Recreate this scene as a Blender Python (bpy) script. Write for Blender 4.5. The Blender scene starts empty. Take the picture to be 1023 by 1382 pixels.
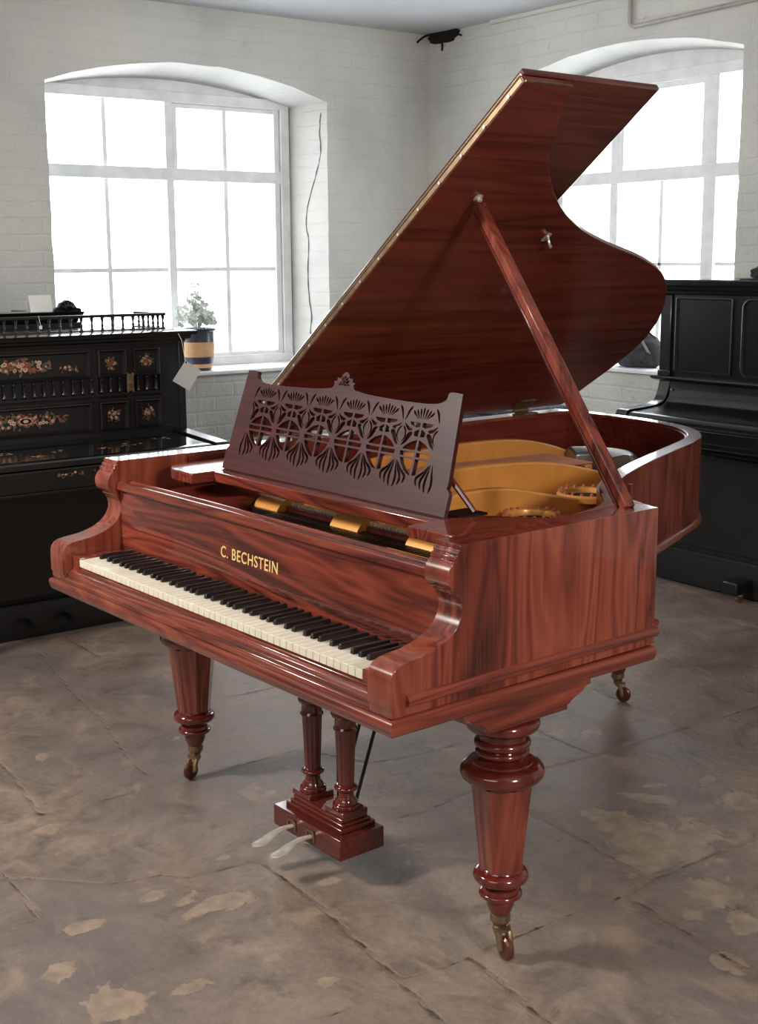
import bpy, bmesh, math, random
import numpy as np
from mathutils import Matrix, Vector, noise
random.seed(7)
S = bpy.context.scene
COL = S.collection
PI = math.pi

# ------------------------------------------------------------------ camera
cam_d = bpy.data.cameras.new('camera')
cam = bpy.data.objects.new('camera', cam_d); COL.objects.link(cam)
S.camera = cam
CR = Vector((0.59498, 0.80371, -0.00648)); CF = Vector((-0.78994, 0.58356, -0.18847))
CF.normalize(); CR = (CR - CF*CR.dot(CF)).normalized(); CU = CR.cross(CF)
cam.matrix_world = Matrix(((CR.x, CU.x, -CF.x, 2.546), (CR.y, CU.y, -CF.y, -1.329), (CR.z, CU.z, -CF.z, 1.4956), (0, 0, 0, 1)))
cam_d.sensor_fit = 'VERTICAL'; cam_d.sensor_height = 24.0
cam_d.lens = 1731.19/1382*24.0
cam_d.shift_y = -6.85/1382
cam_d.clip_start = 0.05; cam_d.clip_end = 200

# ------------------------------------------------------------------ world, lights, exposure
S.view_settings.view_transform = 'Standard'
S.view_settings.look = 'None'
S.view_settings.gamma = 1.0
S.view_settings.exposure = 0.0
W = bpy.data.worlds.new('sky'); S.world = W; W.use_nodes = True
W.node_tree.nodes['Background'].inputs[0].default_value = (0.90, 0.95, 1.0, 1)
W.node_tree.nodes['Background'].inputs[1].default_value = 7.5

def area_light(name, loc, target, sx, sy, power, color=(1, 1, 1), portal=False):
    l = bpy.data.lights.new(name, 'AREA'); l.shape = 'RECTANGLE'; l.size = sx; l.size_y = sy
    l.energy = power; l.color = color
    o = bpy.data.objects.new(name, l); COL.objects.link(o); o.location = loc
    d = Vector(target) - Vector(loc)
    o.rotation_euler = d.to_track_quat('-Z', 'Y').to_euler()
    if portal: l.cycles.is_portal = True
    return o
area_light('window_portal', (-4.03, 2.0, 1.65), (0, 2.0, 1.65), 1.6, 1.6, 1, portal=True)
area_light('window_portal', (-2.1, 4.03, 1.7), (-2.1, 0, 1.7), 1.6, 1.7, 1, portal=True)
# the photographer's softboxes, right and left; behind the camera, an added fill light
area_light('softbox', (4.0, 0.1, 2.2), (0.2, 0.6, 0.8), 0.5, 0.5, 78, (1.0, 0.95, 0.89))
area_light('softbox', (-1.3, -1.9, 2.4), (0.1, 0.4, 0.6), 0.4, 0.4, 85, (1.0, 0.96, 0.90))
area_light('added_fill', (1.6, -3.0, 2.7), (0.4, 0.3, 0.3), 2.4, 1.6, 45, (1.0, 0.96, 0.92))

# ------------------------------------------------------------------ materials
def srgb(r, g, b):
    f = lambda c: (c/255/12.92) if c/255 <= 0.04045 else ((c/255+0.055)/1.055)**2.4
    return (f(r), f(g), f(b), 1)
def new_mat(name):
    m = bpy.data.materials.new(name); m.use_nodes = True
    nt = m.node_tree; b = nt.nodes['Principled BSDF']
    return m, nt, b
def N(nt, t, **kw):
    n = nt.nodes.new(t)
    for k, v in kw.items(): setattr(n, k, v)
    return n
def ramp(nt, stops, fac, interp='LINEAR'):
    r = N(nt, 'ShaderNodeValToRGB'); r.color_ramp.interpolation = interp
    e = r.color_ramp.elements
    while len(e) < len(stops): e.new(0.5)
    for i, (p, c) in enumerate(stops): e[i].position = p; e[i].color = c
    nt.links.new(fac, r.inputs[0]); return r.outputs[0]
def plain(name, col, rough=0.5, metal=0.0, coat=0.0, var=0.08, scale=12.0, bump=0.0, spec=0.5):
    m, nt, b = new_mat(name)
    tc = N(nt, 'ShaderNodeTexCoord'); nz = N(nt, 'ShaderNodeTexNoise'); nz.inputs['Scale'].default_value = scale; nz.inputs['Detail'].default_value = 5
    nt.links.new(tc.outputs['Object'], nz.inputs['Vector'])
    d = tuple(max(0, c*(1-var*2)) for c in col[:3])+(1,); l = tuple(min(1, c*(1+var*2)) for c in col[:3])+(1,)
    c = ramp(nt, [(0.3, d), (0.7, l)], nz.outputs['Fac'])
    nt.links.new(c, b.inputs['Base Color'])
    b.inputs['Roughness'].default_value = rough; b.inputs['Metallic'].default_value = metal
    b.inputs['Coat Weight'].default_value = coat; b.inputs['Coat Roughness'].default_value = 0.08
    b.inputs['Specular IOR Level'].default_value = spec
    if bump:
        bp = N(nt, 'ShaderNodeBump'); bp.inputs['Strength'].default_value = bump; bp.inputs['Distance'].default_value = 0.004
        nt.links.new(nz.outputs['Fac'], bp.inputs['Height']); nt.links.new(bp.outputs[0], b.inputs['Normal'])
    return m
def wood(name, axis, dark, mid, light, rough=0.2, coat=0.85, stretch=16.0, freq=3.0, figure=0.9, stripe=0.0):
    """polished timber, grain running along the given axis of the piano"""
    m, nt, b = new_mat(name)
    tc = N(nt, 'ShaderNodeTexCoord')
    mp = N(nt, 'ShaderNodeMapping')
    sc = [freq*stretch/4]*3; sc[axis] = freq/4
    mp.inputs['Scale'].default_value = sc
    nt.links.new(tc.outputs['Object'], mp.inputs['Vector'])
    # large figure: warped growth bands
    n1 = N(nt, 'ShaderNodeTexNoise'); n1.inputs['Scale'].default_value = 1.0; n1.inputs['Detail'].default_value = 2; n1.inputs['Distortion'].default_value = figure
    nt.links.new(mp.outputs[0], n1.inputs['Vector'])
    mu = N(nt, 'ShaderNodeMath', operation='MULTIPLY'); mu.inputs[1].default_value = 6.5
    nt.links.new(n1.outputs['Fac'], mu.inputs[0])
    fr = N(nt, 'ShaderNodeMath', operation='PINGPONG'); fr.inputs[1].default_value = 0.5
    nt.links.new(mu.outputs[0], fr.inputs[0])
    # fine pores
    mp2 = N(nt, 'ShaderNodeMapping'); sc2 = [170.0]*3; sc2[axis] = 7.0
    mp2.inputs['Scale'].default_value = sc2; nt.links.new(tc.outputs['Object'], mp2.inputs['Vector'])
    n2 = N(nt, 'ShaderNodeTexNoise'); n2.inputs['Scale'].default_value = 1.0; n2.inputs['Detail'].default_value = 4; n2.inputs['Distortion'].default_value = 0.2
    nt.links.new(mp2.outputs[0], n2.inputs['Vector'])
    # broad streaks
    n3 = N(nt, 'ShaderNodeTexNoise'); n3.inputs['Scale'].default_value = 0.35; n3.inputs['Detail'].default_value = 2
    nt.links.new(mp.outputs[0], n3.inputs['Vector'])
    a1 = N(nt, 'ShaderNodeMath', operation='MULTIPLY_ADD'); a1.inputs[1].default_value = 0.50
    nt.links.new(fr.outputs[0], a1.inputs[0])
    a2 = N(nt, 'ShaderNodeMath', operation='MULTIPLY_ADD'); a2.inputs[1].default_value = 0.26; a2.inputs[2].default_value = -0.05
    nt.links.new(n2.outputs['Fac'], a2.inputs[0]); nt.links.new(a2.outputs[0], a1.inputs[2])
    a3 = N(nt, 'ShaderNodeMath', operation='MULTIPLY_ADD'); a3.inputs[1].default_value = 0.75
    nt.links.new(n3.outputs['Fac'], a3.inputs[0]); nt.links.new(a1.outputs[0], a3.inputs[2])
    a4 = N(nt, 'ShaderNodeMath', operation='SUBTRACT'); a4.inputs[1].default_value = 0.10
    nt.links.new(a3.outputs[0], a4.inputs[0])
    c = ramp(nt, [(0.24, dark), (0.48, mid), (0.80, light)], a4.outputs[0])
    nt.links.new(c, b.inputs['Base Color'])
    b.inputs['Roughness'].default_value = rough
    b.inputs['Coat Weight'].default_value = coat; b.inputs['Coat Roughness'].default_value = 0.06
    b.inputs['Specular IOR Level'].default_value = 0.35
    return m
RD, RM, RL = srgb(58, 23, 18), srgb(123, 54, 40), srgb(160, 86, 61)
M = {}
M['wood_x'] = wood('rosewood_lengthwise', 0, RD, RM, RL, stretch=9, freq=3.6, figure=1.5)
M['wood_y'] = wood('rosewood_deep', 1, RD, RM, RL)
M['wood_z'] = wood('rosewood_upright', 2, RD, RM, RL, stretch=8, freq=4.0, figure=0.9)
M['wood_lid'] = wood('shaded_lid_wood', 1, srgb(66, 26, 20), srgb(104, 44, 34), srgb(128, 58, 44), rough=0.28, coat=0.35, stretch=20, freq=2.4, figure=0.25)  # the lid's shade is put into this darker colour
M['wood_dark'] = wood('turned_mahogany', 2, srgb(60, 20, 16), srgb(96, 32, 25), srgb(116, 44, 33), rough=0.16, coat=0.9, stretch=7, freq=3, figure=0.4)
M['wood_base'] = wood('lyre_mahogany', 0, srgb(56, 18, 15), srgb(84, 28, 22), srgb(104, 40, 31), rough=0.2, coat=0.7)
M['desk'] = wood('desk_rosewood', 0, srgb(42, 17, 19), srgb(62, 26, 28), srgb(78, 36, 35), rough=0.42, coat=0.18)
M['flap'] = wood('flap_rosewood', 1, srgb(48, 22, 17), srgb(84, 38, 29), srgb(112, 58, 42), rough=0.16, coat=0.9, stretch=12, freq=3)
M['inner'] = wood('inner_rim_mahogany', 1, srgb(70, 22, 16), srgb(98, 36, 27), srgb(120, 50, 38), rough=0.3, coat=0.3)
M['rim_top'] = wood('rim_top_rosewood', 1, RD, srgb(120, 52, 42), RL, rough=0.16, coat=0.9)
M['orange'] = plain('bare_key_block', srgb(176, 92, 52), 0.35, coat=0.3)
M['ivory'] = plain('ivory', srgb(236, 228, 208), 0.28, coat=0.25, var=0.03, scale=30)
M['ebony'] = plain('ebony', srgb(26, 20, 20), 0.3, coat=0.2)
M['gold'] = plain('gold_bronzed_plate', srgb(228, 158, 78), 0.38, metal=0.22, var=0.04, coat=0.25)
M['plategrey'] = plain('gunmetal', srgb(150, 148, 142), 0.3, metal=0.8)
M['copper'] = plain('copper_strings', srgb(206, 140, 112), 0.4, metal=0.45)
M['steel'] = plain('steel', srgb(190, 190, 188), 0.25, metal=0.9)
M['brass'] = plain('aged_brass', srgb(142, 120, 92), 0.36, metal=0.75, var=0.15, scale=40)
M['brass_hinge'] = plain('hinge_brass', srgb(128, 108, 84), 0.42, metal=0.7, var=0.12, scale=40)
M['silver'] = plain('worn_nickel', srgb(214, 209, 199), 0.33, metal=0.55, var=0.06)
M['letter'] = plain('gilt_lettering', srgb(240, 206, 130), 0.5, metal=0.1, var=0.04)
M['sound'] = wood('spruce_soundboard', 1, srgb(170, 92, 48), srgb(206, 128, 72), srgb(222, 150, 92), rough=0.4, coat=0.3)
M['felt'] = plain('cream_felt', srgb(228, 206, 182), 0.9)
M['redfelt'] = plain('dark_felt', srgb(48, 38, 32), 0.95)
M['wheel'] = plain('caster_wheel', srgb(112, 70, 56), 0.3, metal=0.6, var=0.15)
M['black'] = plain('black_lacquer', srgb(14, 14, 15), 0.25, coat=0.5, var=0.1, scale=5)
M['blackmatt'] = plain('worn_black', srgb(16, 16, 17), 0.42, coat=0.15, var=0.12, scale=6)
M['blackgloss'] = plain('gloss_black', srgb(14, 14, 15), 0.12, coat=1.0)
M['rod'] = plain('iron_rod', srgb(28, 27, 28), 0.4, metal=0.3)
M['white'] = plain('window_paint', srgb(232, 233, 235), 0.45, var=0.05, scale=9, bump=0.1)
M['frame'] = plain('bloom_white_paint', srgb(236, 238, 240), 0.5, var=0.04, scale=14, bump=0.15)  # window bloom over the bars is put into this near-white colour
M['card'] = plain('card', srgb(226, 226, 222), 0.8, var=0.02)
M['cream'] = plain('inlay_cream', srgb(188, 158, 128), 0.5, var=0.12, scale=60)
M['rust'] = plain('inlay_rust', srgb(128, 66, 48), 0.5, var=0.15, scale=60)
M['leafinlay'] = plain('inlay_green', srgb(92, 88, 66), 0.5, var=0.15, scale=60)
M['pot_blue'] = plain('pot_blue_glaze', srgb(56, 60, 76), 0.3, coat=0.4, var=0.2, scale=50)
M['pot_tan'] = plain('pot_tan_glaze', srgb(214, 168, 120), 0.5, var=0.08, scale=20)
M['leaf'] = plain('overexposed_leaf', srgb(200, 206, 196), 0.6, var=0.2, scale=20)  # leaf colour bleached to look overexposed against the window
M['petal'] = plain('white_petal', srgb(240, 240, 238), 0.6, var=0.03)
M['soil'] = plain('soil', srgb(60, 48, 40), 0.95)
M['fabric'] = plain('dark_grey_cloth', srgb(62, 62, 66), 0.9, var=0.2, scale=40)
M['strap'] = plain('grey_strap', srgb(150, 150, 150), 0.6)
M['pipe'] = plain('painted_pipe', srgb(172, 166, 162), 0.5, var=0.1)
M['hole'] = plain('hole_shade', srgb(22, 16, 14), 1.0, var=0.3)  # dark colour paints the shade inside openings
M['crackm'] = plain('grey_fissure', srgb(138, 134, 128), 0.95, var=0.2)
M['timber'] = plain('exposed_lath', srgb(120, 96, 78), 0.9, var=0.3, scale=30)

def wall_mat(name, axis):
    m, nt, b = new_mat(name)
    tc = N(nt, 'ShaderNodeTexCoord'); sep = N(nt, 'ShaderNodeSeparateXYZ'); nt.links.new(tc.outputs['Object'], sep.inputs[0])
    cb = N(nt, 'ShaderNodeCombineXYZ'); nt.links.new(sep.outputs[1 if axis == 0 else 0], cb.inputs[0]); nt.links.new(sep.outputs[2], cb.inputs[1])
    nd = N(nt, 'ShaderNodeTexNoise'); nd.inputs['Scale'].default_value = 5; nt.links.new(tc.outputs['Object'], nd.inputs['Vector'])
    vm = N(nt, 'ShaderNodeVectorMath', operation='MULTIPLY_ADD'); vm.inputs[1].default_value = (0.02, 0.02, 0.02)
    nt.links.new(nd.outputs['Color'], vm.inputs[0]); nt.links.new(cb.outputs[0], vm.inputs[2])
    br = N(nt, 'ShaderNodeTexBrick'); br.inputs['Scale'].default_value = 1.0; br.inputs['Brick Width'].default_value = 0.235
    br.inputs['Row Height'].default_value = 0.078; br.inputs['Mortar Size'].default_value = 0.008; br.inputs['Mortar Smooth'].default_value = 0.6
    br.inputs['Color1'].default_value = (1, 1, 1, 1); br.inputs['Color2'].default_value = (0.85, 0.85, 0.85, 1); br.inputs['Mortar'].default_value = (0, 0, 0, 1)
    nt.links.new(vm.outputs[0], br.inputs['Vector'])
    n1 = N(nt, 'ShaderNodeTexNoise'); n1.inputs['Scale'].default_value = 28; n1.inputs['Detail'].default_value = 8; n1.inputs['Roughness'].default_value = 0.65
    nt.links.new(tc.outputs['Object'], n1.inputs['Vector'])
    n2 = N(nt, 'ShaderNodeTexNoise'); n2.inputs['Scale'].default_value = 1.6; n2.inputs['Detail'].default_value = 5
    nt.links.new(tc.outputs['Object'], n2.inputs['Vector'])
    h = N(nt, 'ShaderNodeMath', operation='MULTIPLY_ADD'); h.inputs[1].default_value = 1.0
    nt.links.new(n1.outputs['Fac'], h.inputs[0])
    sb = N(nt, 'ShaderNodeSeparateColor'); nt.links.new(br.outputs['Color'], sb.inputs[0])
    hm = N(nt, 'ShaderNodeMath', operation='MULTIPLY'); hm.inputs[1].default_value = 0.34; nt.links.new(sb.outputs[0], hm.inputs[0])
    nt.links.new(hm.outputs[0], h.inputs[2])
    bp = N(nt, 'ShaderNodeBump'); bp.inputs['Strength'].default_value = 0.65; bp.inputs['Distance'].default_value = 0.010
    nt.links.new(h.outputs[0], bp.inputs['Height']); nt.links.new(bp.outputs[0], b.inputs['Normal'])
    c = ramp(nt, [(0.3, srgb(186, 186, 182)), (0.5, srgb(205, 205, 200)), (0.72, srgb(214, 213, 206))], n2.outputs['Fac'])
    # flecks where the paint is chipped
    ch = N(nt, 'ShaderNodeTexNoise'); ch.inputs['Scale'].default_value = 9; ch.inputs['Detail'].default_value = 9; ch.inputs['Roughness'].default_value = 0.7
    nt.links.new(vm.outputs[0], ch.inputs['Vector'])
    cm = ramp(nt, [(0.66, (0, 0, 0, 1)), (0.72, (1, 1, 1, 1))], ch.outputs['Fac'])
    mx = N(nt, 'ShaderNodeMix', data_type='RGBA'); nt.links.new(cm, mx.inputs[0]); nt.links.new(c, mx.inputs[6]); mx.inputs[7].default_value = srgb(160, 156, 140)
    nt.links.new(mx.outputs[2], b.inputs['Base Color'])
    b.inputs['Roughness'].default_value = 0.6
    return m
M['wall_x'] = wall_mat('whitewashed_brick', 0); M['wall_y'] = wall_mat('whitewashed_brick_end', 1)
M['ceiling'] = plain('ceiling_plaster', srgb(196, 197, 200), 0.8, var=0.03, scale=3, bump=0.3)

# ------------------------------------------------------------------ geometry helpers
def link(name, bm, mat, parent=None, bevel=0, smooth=False, seg=2):
    bmesh.ops.recalc_face_normals(bm, faces=bm.faces)
    me = bpy.data.meshes.new(name); bm.to_mesh(me); bm.free()
    mats = mat if isinstance(mat, (list, tuple)) else [mat]
    for k in mats: me.materials.append(k)
    o = bpy.data.objects.new(name, me); COL.objects.link(o)
    if parent: o.parent = parent
    if bevel:
        b = o.modifiers.new('bevel', 'BEVEL'); b.width = bevel; b.segments = seg; b.limit_method = 'ANGLE'; b.angle_limit = math.radians(35)
        b.harden_normals = False
    if smooth or bevel:
        me.shade_smooth()
        try: me.set_sharp_from_angle(angle=math.radians(38))
        except Exception: pass
    return o
def thing(name, label, cat, loc=(0, 0, 0), rz=0, group=None):
    o = bpy.data.objects.new(name, None); COL.objects.link(o); o.empty_display_size = 0.1
    o.location = loc; o.rotation_euler = (0, 0, rz); o['label'] = label; o['category'] = cat
    if group: o['group'] = group
    return o
def tag(o, label, cat, group=None):
    o['label'] = label; o['category'] = cat
    if group: o['group'] = group
    return o
def struct(o): o['kind'] = 'structure'; return o
def box(bm, x0, x1, y0, y1, z0, z1):
    v = [bm.verts.new(c) for c in ((x0,y0,z0),(x1,y0,z0),(x1,y1,z0),(x0,y1,z0),(x0,y0,z1),(x1,y0,z1),(x1,y1,z1),(x0,y1,z1))]
    for f in ((3,2,1,0),(4,5,6,7),(0,1,5,4),(1,2,6,5),(2,3,7,6),(3,0,4,7)): bm.faces.new([v[i] for i in f])
    return v
def boxes(*bs):
    bm = bmesh.new()
    for b in bs: box(bm, *b)
    return bm
def prism(bm, poly, a0, a1, axis):
    """poly in the other two axes (in x,y,z order), extruded along axis"""
    def mk(p, a):
        if axis == 0: return (a, p[0], p[1])
        if axis == 1: return (p[0], a, p[1])
        return (p[0], p[1], a)
    A = [bm.verts.new(mk(p, a0)) for p in poly]; B = [bm.verts.new(mk(p, a1)) for p in poly]
    n = len(poly)
    bm.faces.new(A); bm.faces.new(B[::-1])
    for i in range(n): bm.faces.new((A[i], A[(i+1) % n], B[(i+1) % n], B[i]))
    return A+B
def lathe(bm, prof, cx, cy, n=40, ang0=0.0, cap=True):
    rings = []
    for r, z in prof:
        rings.append([bm.verts.new((cx+r*math.cos(ang0+2*PI*k/n), cy+r*math.sin(ang0+2*PI*k/n), z)) for k in range(n)])
    for a, b in zip(rings, rings[1:]):
        for k in range(n): bm.faces.new((a[k], a[(k+1) % n], b[(k+1) % n], b[k]))
    if cap: bm.faces.new(rings[0]); bm.faces.new(rings[-1][::-1])
def tube(bm, pts, r, n=10, cap=True):
    pts = [Vector(p) for p in pts]; rs = r if isinstance(r, (list, tuple)) else [r]*len(pts)
    rings = []; up = None
    for i, p in enumerate(pts):
        t = (pts[min(i+1, len(pts)-1)]-pts[max(i-1, 0)]).normalized()
        if up is None: up = Vector((0, 0, 1)) if abs(t.z) < 0.9 else Vector((1, 0, 0))
        u = (up-t*up.dot(t)).normalized(); up = u; w = t.cross(u)
        rings.append([bm.verts.new(p+u*math.cos(2*PI*k/n)*rs[i]+w*math.sin(2*PI*k/n)*rs[i]) for k in range(n)])
    for a, b in zip(rings, rings[1:]):
        for k in range(n): bm.faces.new((a[k], a[(k+1) % n], b[(k+1) % n], b[k]))
    if cap: bm.faces.new(rings[0]); bm.faces.new(rings[-1][::-1])
def smooth_path(pts, sub=5, closed=False):
    P = [Vector(p) for p in pts]; out = []; n = len(P)
    rng = range(n if closed else n-1)
    for i in rng:
        if closed: p0, p1, p2, p3 = P[i-1], P[i], P[(i+1) % n], P[(i+2) % n]
        else: p0, p1, p2, p3 = P[max(i-1, 0)], P[i], P[i+1], P[min(i+2, n-1)]
        for k in range(sub):
            t = k/sub
            out.append(0.5*((2*p1)+(p2-p0)*t+(2*p0-5*p1+4*p2-p3)*t*t+(3*p1-p0-3*p2+p3)*t**3))
    if not closed: out.append(P[-1])
    return [tuple(q) for q in out]
def offset_path(path, d, closed=False):
    P = [Vector(p) for p in path]; out = []; n = len(P)
    for i in range(n):
        if closed or 0 < i < n-1:
            a = (P[i]-P[i-1]).normalized(); b = (P[(i+1) % n]-P[i]).normalized()
        elif i == 0: a = b = (P[1]-P[0]).normalized()
        else: a = b = (P[-1]-P[-2]).normalized()
        na = Vector((a.y, -a.x)); nb = Vector((b.y, -b.x))
        m = (na+nb)
        if m.length < 1e-6: m = na
        m.normalize(); k = max(0.35, m.dot(na))
        out.append(tuple(P[i]+m*(d/k)))
    return out
def sweep(bm, path, prof, closed=False):
    """profile (offset to the right of travel, z) closed polygon swept along xy path"""
    rows = []
    for d, z in prof:
        q = offset_path(path, d, closed); rows.append([bm.verts.new((p[0], p[1], z)) for p in q])
    m = len(rows); n = len(path)
    for j in range(m):
        a, b = rows[j], rows[(j+1) % m]
        for i in range(n if closed else n-1):
            bm.faces.new((a[i], a[(i+1) % n], b[(i+1) % n], b[i]))
    if not closed:
        bm.faces.new([rows[j][0] for j in range(m)]); bm.faces.new([rows[j][-1] for j in range(m)][::-1])
def half_round(y0, z0, z1, out, n=6):
    return [(y0, z0)]+[(y0+out*math.sin(PI*k/n)**0.8, z0+(z1-z0)*(0.5-0.5*math.cos(PI*k/n))) for k in range(1, n)]+[(y0, z1)]
def curve_mesh(name, splines, depth, mat, parent, bevel=0.0, xf=None):
    """flat outline with holes, filled and given thickness, as a mesh"""
    cu = bpy.data.curves.new(name, 'CURVE'); cu.dimensions = '2D'; cu.fill_mode = 'BOTH'; cu.extrude = depth/2
    for s in splines:
        sp = cu.splines.new('POLY'); sp.points.add(len(s)-1); sp.use_cyclic_u = True
        for i, p in enumerate(s): sp.points[i].co = (p[0], p[1], 0, 1)
    tmp = bpy.data.objects.new(name+'_tmp', cu); COL.objects.link(tmp)
    dg = bpy.context.evaluated_depsgraph_get(); dg.update()
    me = bpy.data.meshes.new_from_object(tmp.evaluated_get(dg)); me.name = name
    COL.objects.unlink(tmp); bpy.data.objects.remove(tmp); bpy.data.curves.remove(cu)
    if xf: me.transform(xf)
    me.materials.clear(); me.materials.append(mat)
    o = bpy.data.objects.new(name, me); COL.objects.link(o); o.parent = parent
    return o

# ------------------------------------------------------------------ the room
# floor: worn flagstones; distance to every joint and to every scaled patch is stored on a fine grid
cx0, cy0 = 2.546, -1.329
def px(u, v, z=0.0):
    d = CF+CR*((u-511.5)/1731.19)-CU*((v-684.15)/1731.19)
    t = (z-1.4956)/d.z
    return (cx0+d.x*t, cy0+d.y*t)
JOINTS_PX = [
 [(-60,1190),(30,1185),(150,1193),(220,1180),(260,1183),(350,1160)],
 [(350,1160),(430,1220),(512,1296),(600,1382)],
 [(55,1100),(165,1073),(255,1050),(315,1035),(405,1012),(499,1030),(555,1021),(620,1003)],
 [(55,1100),(20,1050),(-20,1010)], [(-30,1012),(75,990),(120,983)],
 [(55,880),(100,937),(135,967),(175,1025),(200,1046)], [(85,857),(135,887)], [(285,945),(360,930),(430,915)],
 [(0,1170),(25,1200),(50,1240),(-40,1280)], [(415,1378),(480,1358)], [(205,900),(240,912)],
 [(637,1292),(677,1324),(722,1364),(760,1390)], [(547,1319),(587,1309),(637,1290)],
 [(640,1290),(707,1259),(752,1242),(792,1227),(837,1209),(881,1187),(946,1159),(1011,1134),(1100,1100)],
 [(700,1085),(719,1097),(772,1124),(822,1154),(881,1185)], [(857,1214),(926,1257),(971,1284),(1014,1312),(1080,1350)],
 [(560,1100),(640,1066),(712,1042),(802,1020),(862,1002),(902,990),(976,967),(1022,952),(1100,925)],
 [(690,960),(724,985),(762,1002),(802,1019)], [(792,925),(851,952)], [(870,873),(902,890),(952,907),(991,922),(1030,940)],
 [(976,967),(1022,980),(1080,1000)], [(712,1155),(772,1125)], [(512,1110),(562,1097)],
 [(600,940),(700,905),(800,880),(900,850)], [(905,800),(960,830),(1023,850)], [(300,880),(420,850),(560,820)],
]
JOINT_W = [1.0,1.2,1.0,1.2,0.6,0.9,0.9,1.0,0.8,0.7,0.6,1.3,0.6,1.2,1.5,1.6,1.0,1.0,0.7,0.8,0.8,0.5,0.6,0.8,0.7,0.8]
PATCH_PX = [  # centre, right end, lower end
 (900,1134,985,1140,905,1172),(835,1112,865,1110,838,1128),(872,1165,905,1160,868,1184),(820,1102,858,1106,818,1110),(881,1077,932,1081,880,1084),(1000,1082,1040,1084,1000,1094),(958,1050,974,1047,957,1057),
 (966,1202,1016,1206,962,1226),(985,1298,1014,1312,978,1308),(1004,1248,1030,1255,1000,1268),(935,1235,955,1240,930,1243),
 (64,1122,88,1116,66,1131),(207,1210,229,1204,209,1217),(248,1218,262,1212,250,1226),(260,1232,280,1224,262,1242),(262,1204,268,1200,262,1210),
 (258,1332,285,1325,256,1342),(160,1352,215,1340,165,1380),(82,1310,106,1304,84,1322),(365,1295,382,1290,366,1303),(110,1252,140,1246,112,1260),
 (448,1190,470,1186,448,1196),(310,1215,350,1208,312,1228),(545,1140,552,1138,545,1143),(440,1325,460,1320,440,1334),(238,996,252,992,238,1000),
 (300,1158,312,1154,301,1161),(365,1070,374,1066,366,1073),(57,1022,66,1020,57,1028),(880,1060,900,1058,880,1064),(800,990,816,986,800,1000),
]
def build_floor():
    xs = np.concatenate([np.arange(-3.7, -1.2, 0.03), np.arange(-1.2, 2.2, 0.014), np.arange(2.2, 4.61, 0.08)])
    ys = np.concatenate([np.arange(-4.2, -1.4, 0.08), np.arange(-1.4, 3.7, 0.014)])
    X, Y = np.meshgrid(xs, ys); P = np.stack([X.ravel(), Y.ravel()], 1); n = len(P)
    dist = np.full(n, 1.0)
    for poly, wd in zip(JOINTS_PX, JOINT_W):
        q = np.array([px(*c) for c in poly])
        for a, b in zip(q, q[1:]):
            ab = b-a; t = np.clip(((P-a)@ab)/(ab@ab), 0, 1); d = np.linalg.norm(P-(a+t[:, None]*ab), axis=1)/wd
            dist = np.minimum(dist, d)
    pat = np.full(n, 2.0)
    for c in PATCH_PX:
        o = np.array(px(c[0], c[1])); ax = np.array(px(c[2], c[3]))-o; ay = np.array(px(c[4], c[5]))-o
        Ainv = np.linalg.inv(np.stack([ax, ay], 1)); e = (P-o)@Ainv.T
        pat = np.minimum(pat, np.linalg.norm(e, axis=1))
    Z = -0.003*np.exp(-(dist/0.005)**2)
    co = np.stack([P[:, 0], P[:, 1], Z], 1).astype('f')
    nx, ny = len(xs), len(ys)
    i = np.arange((nx-1)*(ny-1)); r = i//(nx-1); c = i % (nx-1); v0 = r*nx+c
    quads = np.stack([v0, v0+1, v0+nx+1, v0+nx], 1).astype('i')
    me = bpy.data.meshes.new('floor')
    me.vertices.add(n); me.vertices.foreach_set('co', co.ravel())
    me.loops.add(quads.size); me.loops.foreach_set('vertex_index', quads.ravel())
    me.polygons.add(len(quads)); me.polygons.foreach_set('loop_start', np.arange(0, quads.size, 4, dtype='i')); me.polygons.foreach_set('loop_total', np.full(len(quads), 4, dtype='i'))
    me.update(); me.validate()
    for nm, arr in (('joint', dist), ('patch', pat)):
        a = me.attributes.new(nm, 'FLOAT', 'POINT'); a.data.foreach_set('value', arr.astype('f'))
    me.shade_smooth()
    m, nt, b = new_mat('flagstone')
    tc = N(nt, 'ShaderNodeTexCoord')
    def noise_(sc, det=6, rough=0.55, dist_=0.0, vec=None):
        q = N(nt, 'ShaderNodeTexNoise'); q.inputs['Scale'].default_value = sc; q.inputs['Detail'].default_value = det; q.inputs['Roughness'].default_value = rough; q.inputs['Distortion'].default_value = dist_
        nt.links.new(vec or tc.outputs['Object'], q.inputs['Vector']); return q.outputs['Fac']
    def math_(op, a, b2=None, c=None):
        q = N(nt, 'ShaderNodeMath', operation=op)
        for k, x in enumerate((a, b2, c)):
            if x is None: continue
            if isinstance(x, (int, float)): q.inputs[k].default_value = x
            else: nt.links.new(x, q.inputs[k])
        return q.outputs[0]
    aj = N(nt, 'ShaderNodeAttribute'); aj.attribute_name = 'joint'; ap = N(nt, 'ShaderNodeAttribute'); ap.attribute_name = 'patch'
    big = noise_(1.1, 4, 0.5); med = noise_(5.5, 10, 0.68, 0.8); fine = noise_(46, 9, 0.72)
    mp = N(nt, 'ShaderNodeMapping'); mp.inputs['Rotation'].default_value = (0, 0, math.radians(-54)); mp.inputs['Scale'].default_value = (2.6, 4.2, 2)
    nt.links.new(tc.outputs['Object'], mp.inputs['Vector'])
    streak = noise_(1.6, 8, 0.62, 0.8, mp.outputs[0])
    base = ramp(nt, [(0.33, srgb(94, 82, 74)), (0.50, srgb(136, 119, 106)), (0.67, srgb(168, 148, 130))], math_('MULTIPLY_ADD', fine, 0.35, math_('MULTIPLY', med, 0.65)))
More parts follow.
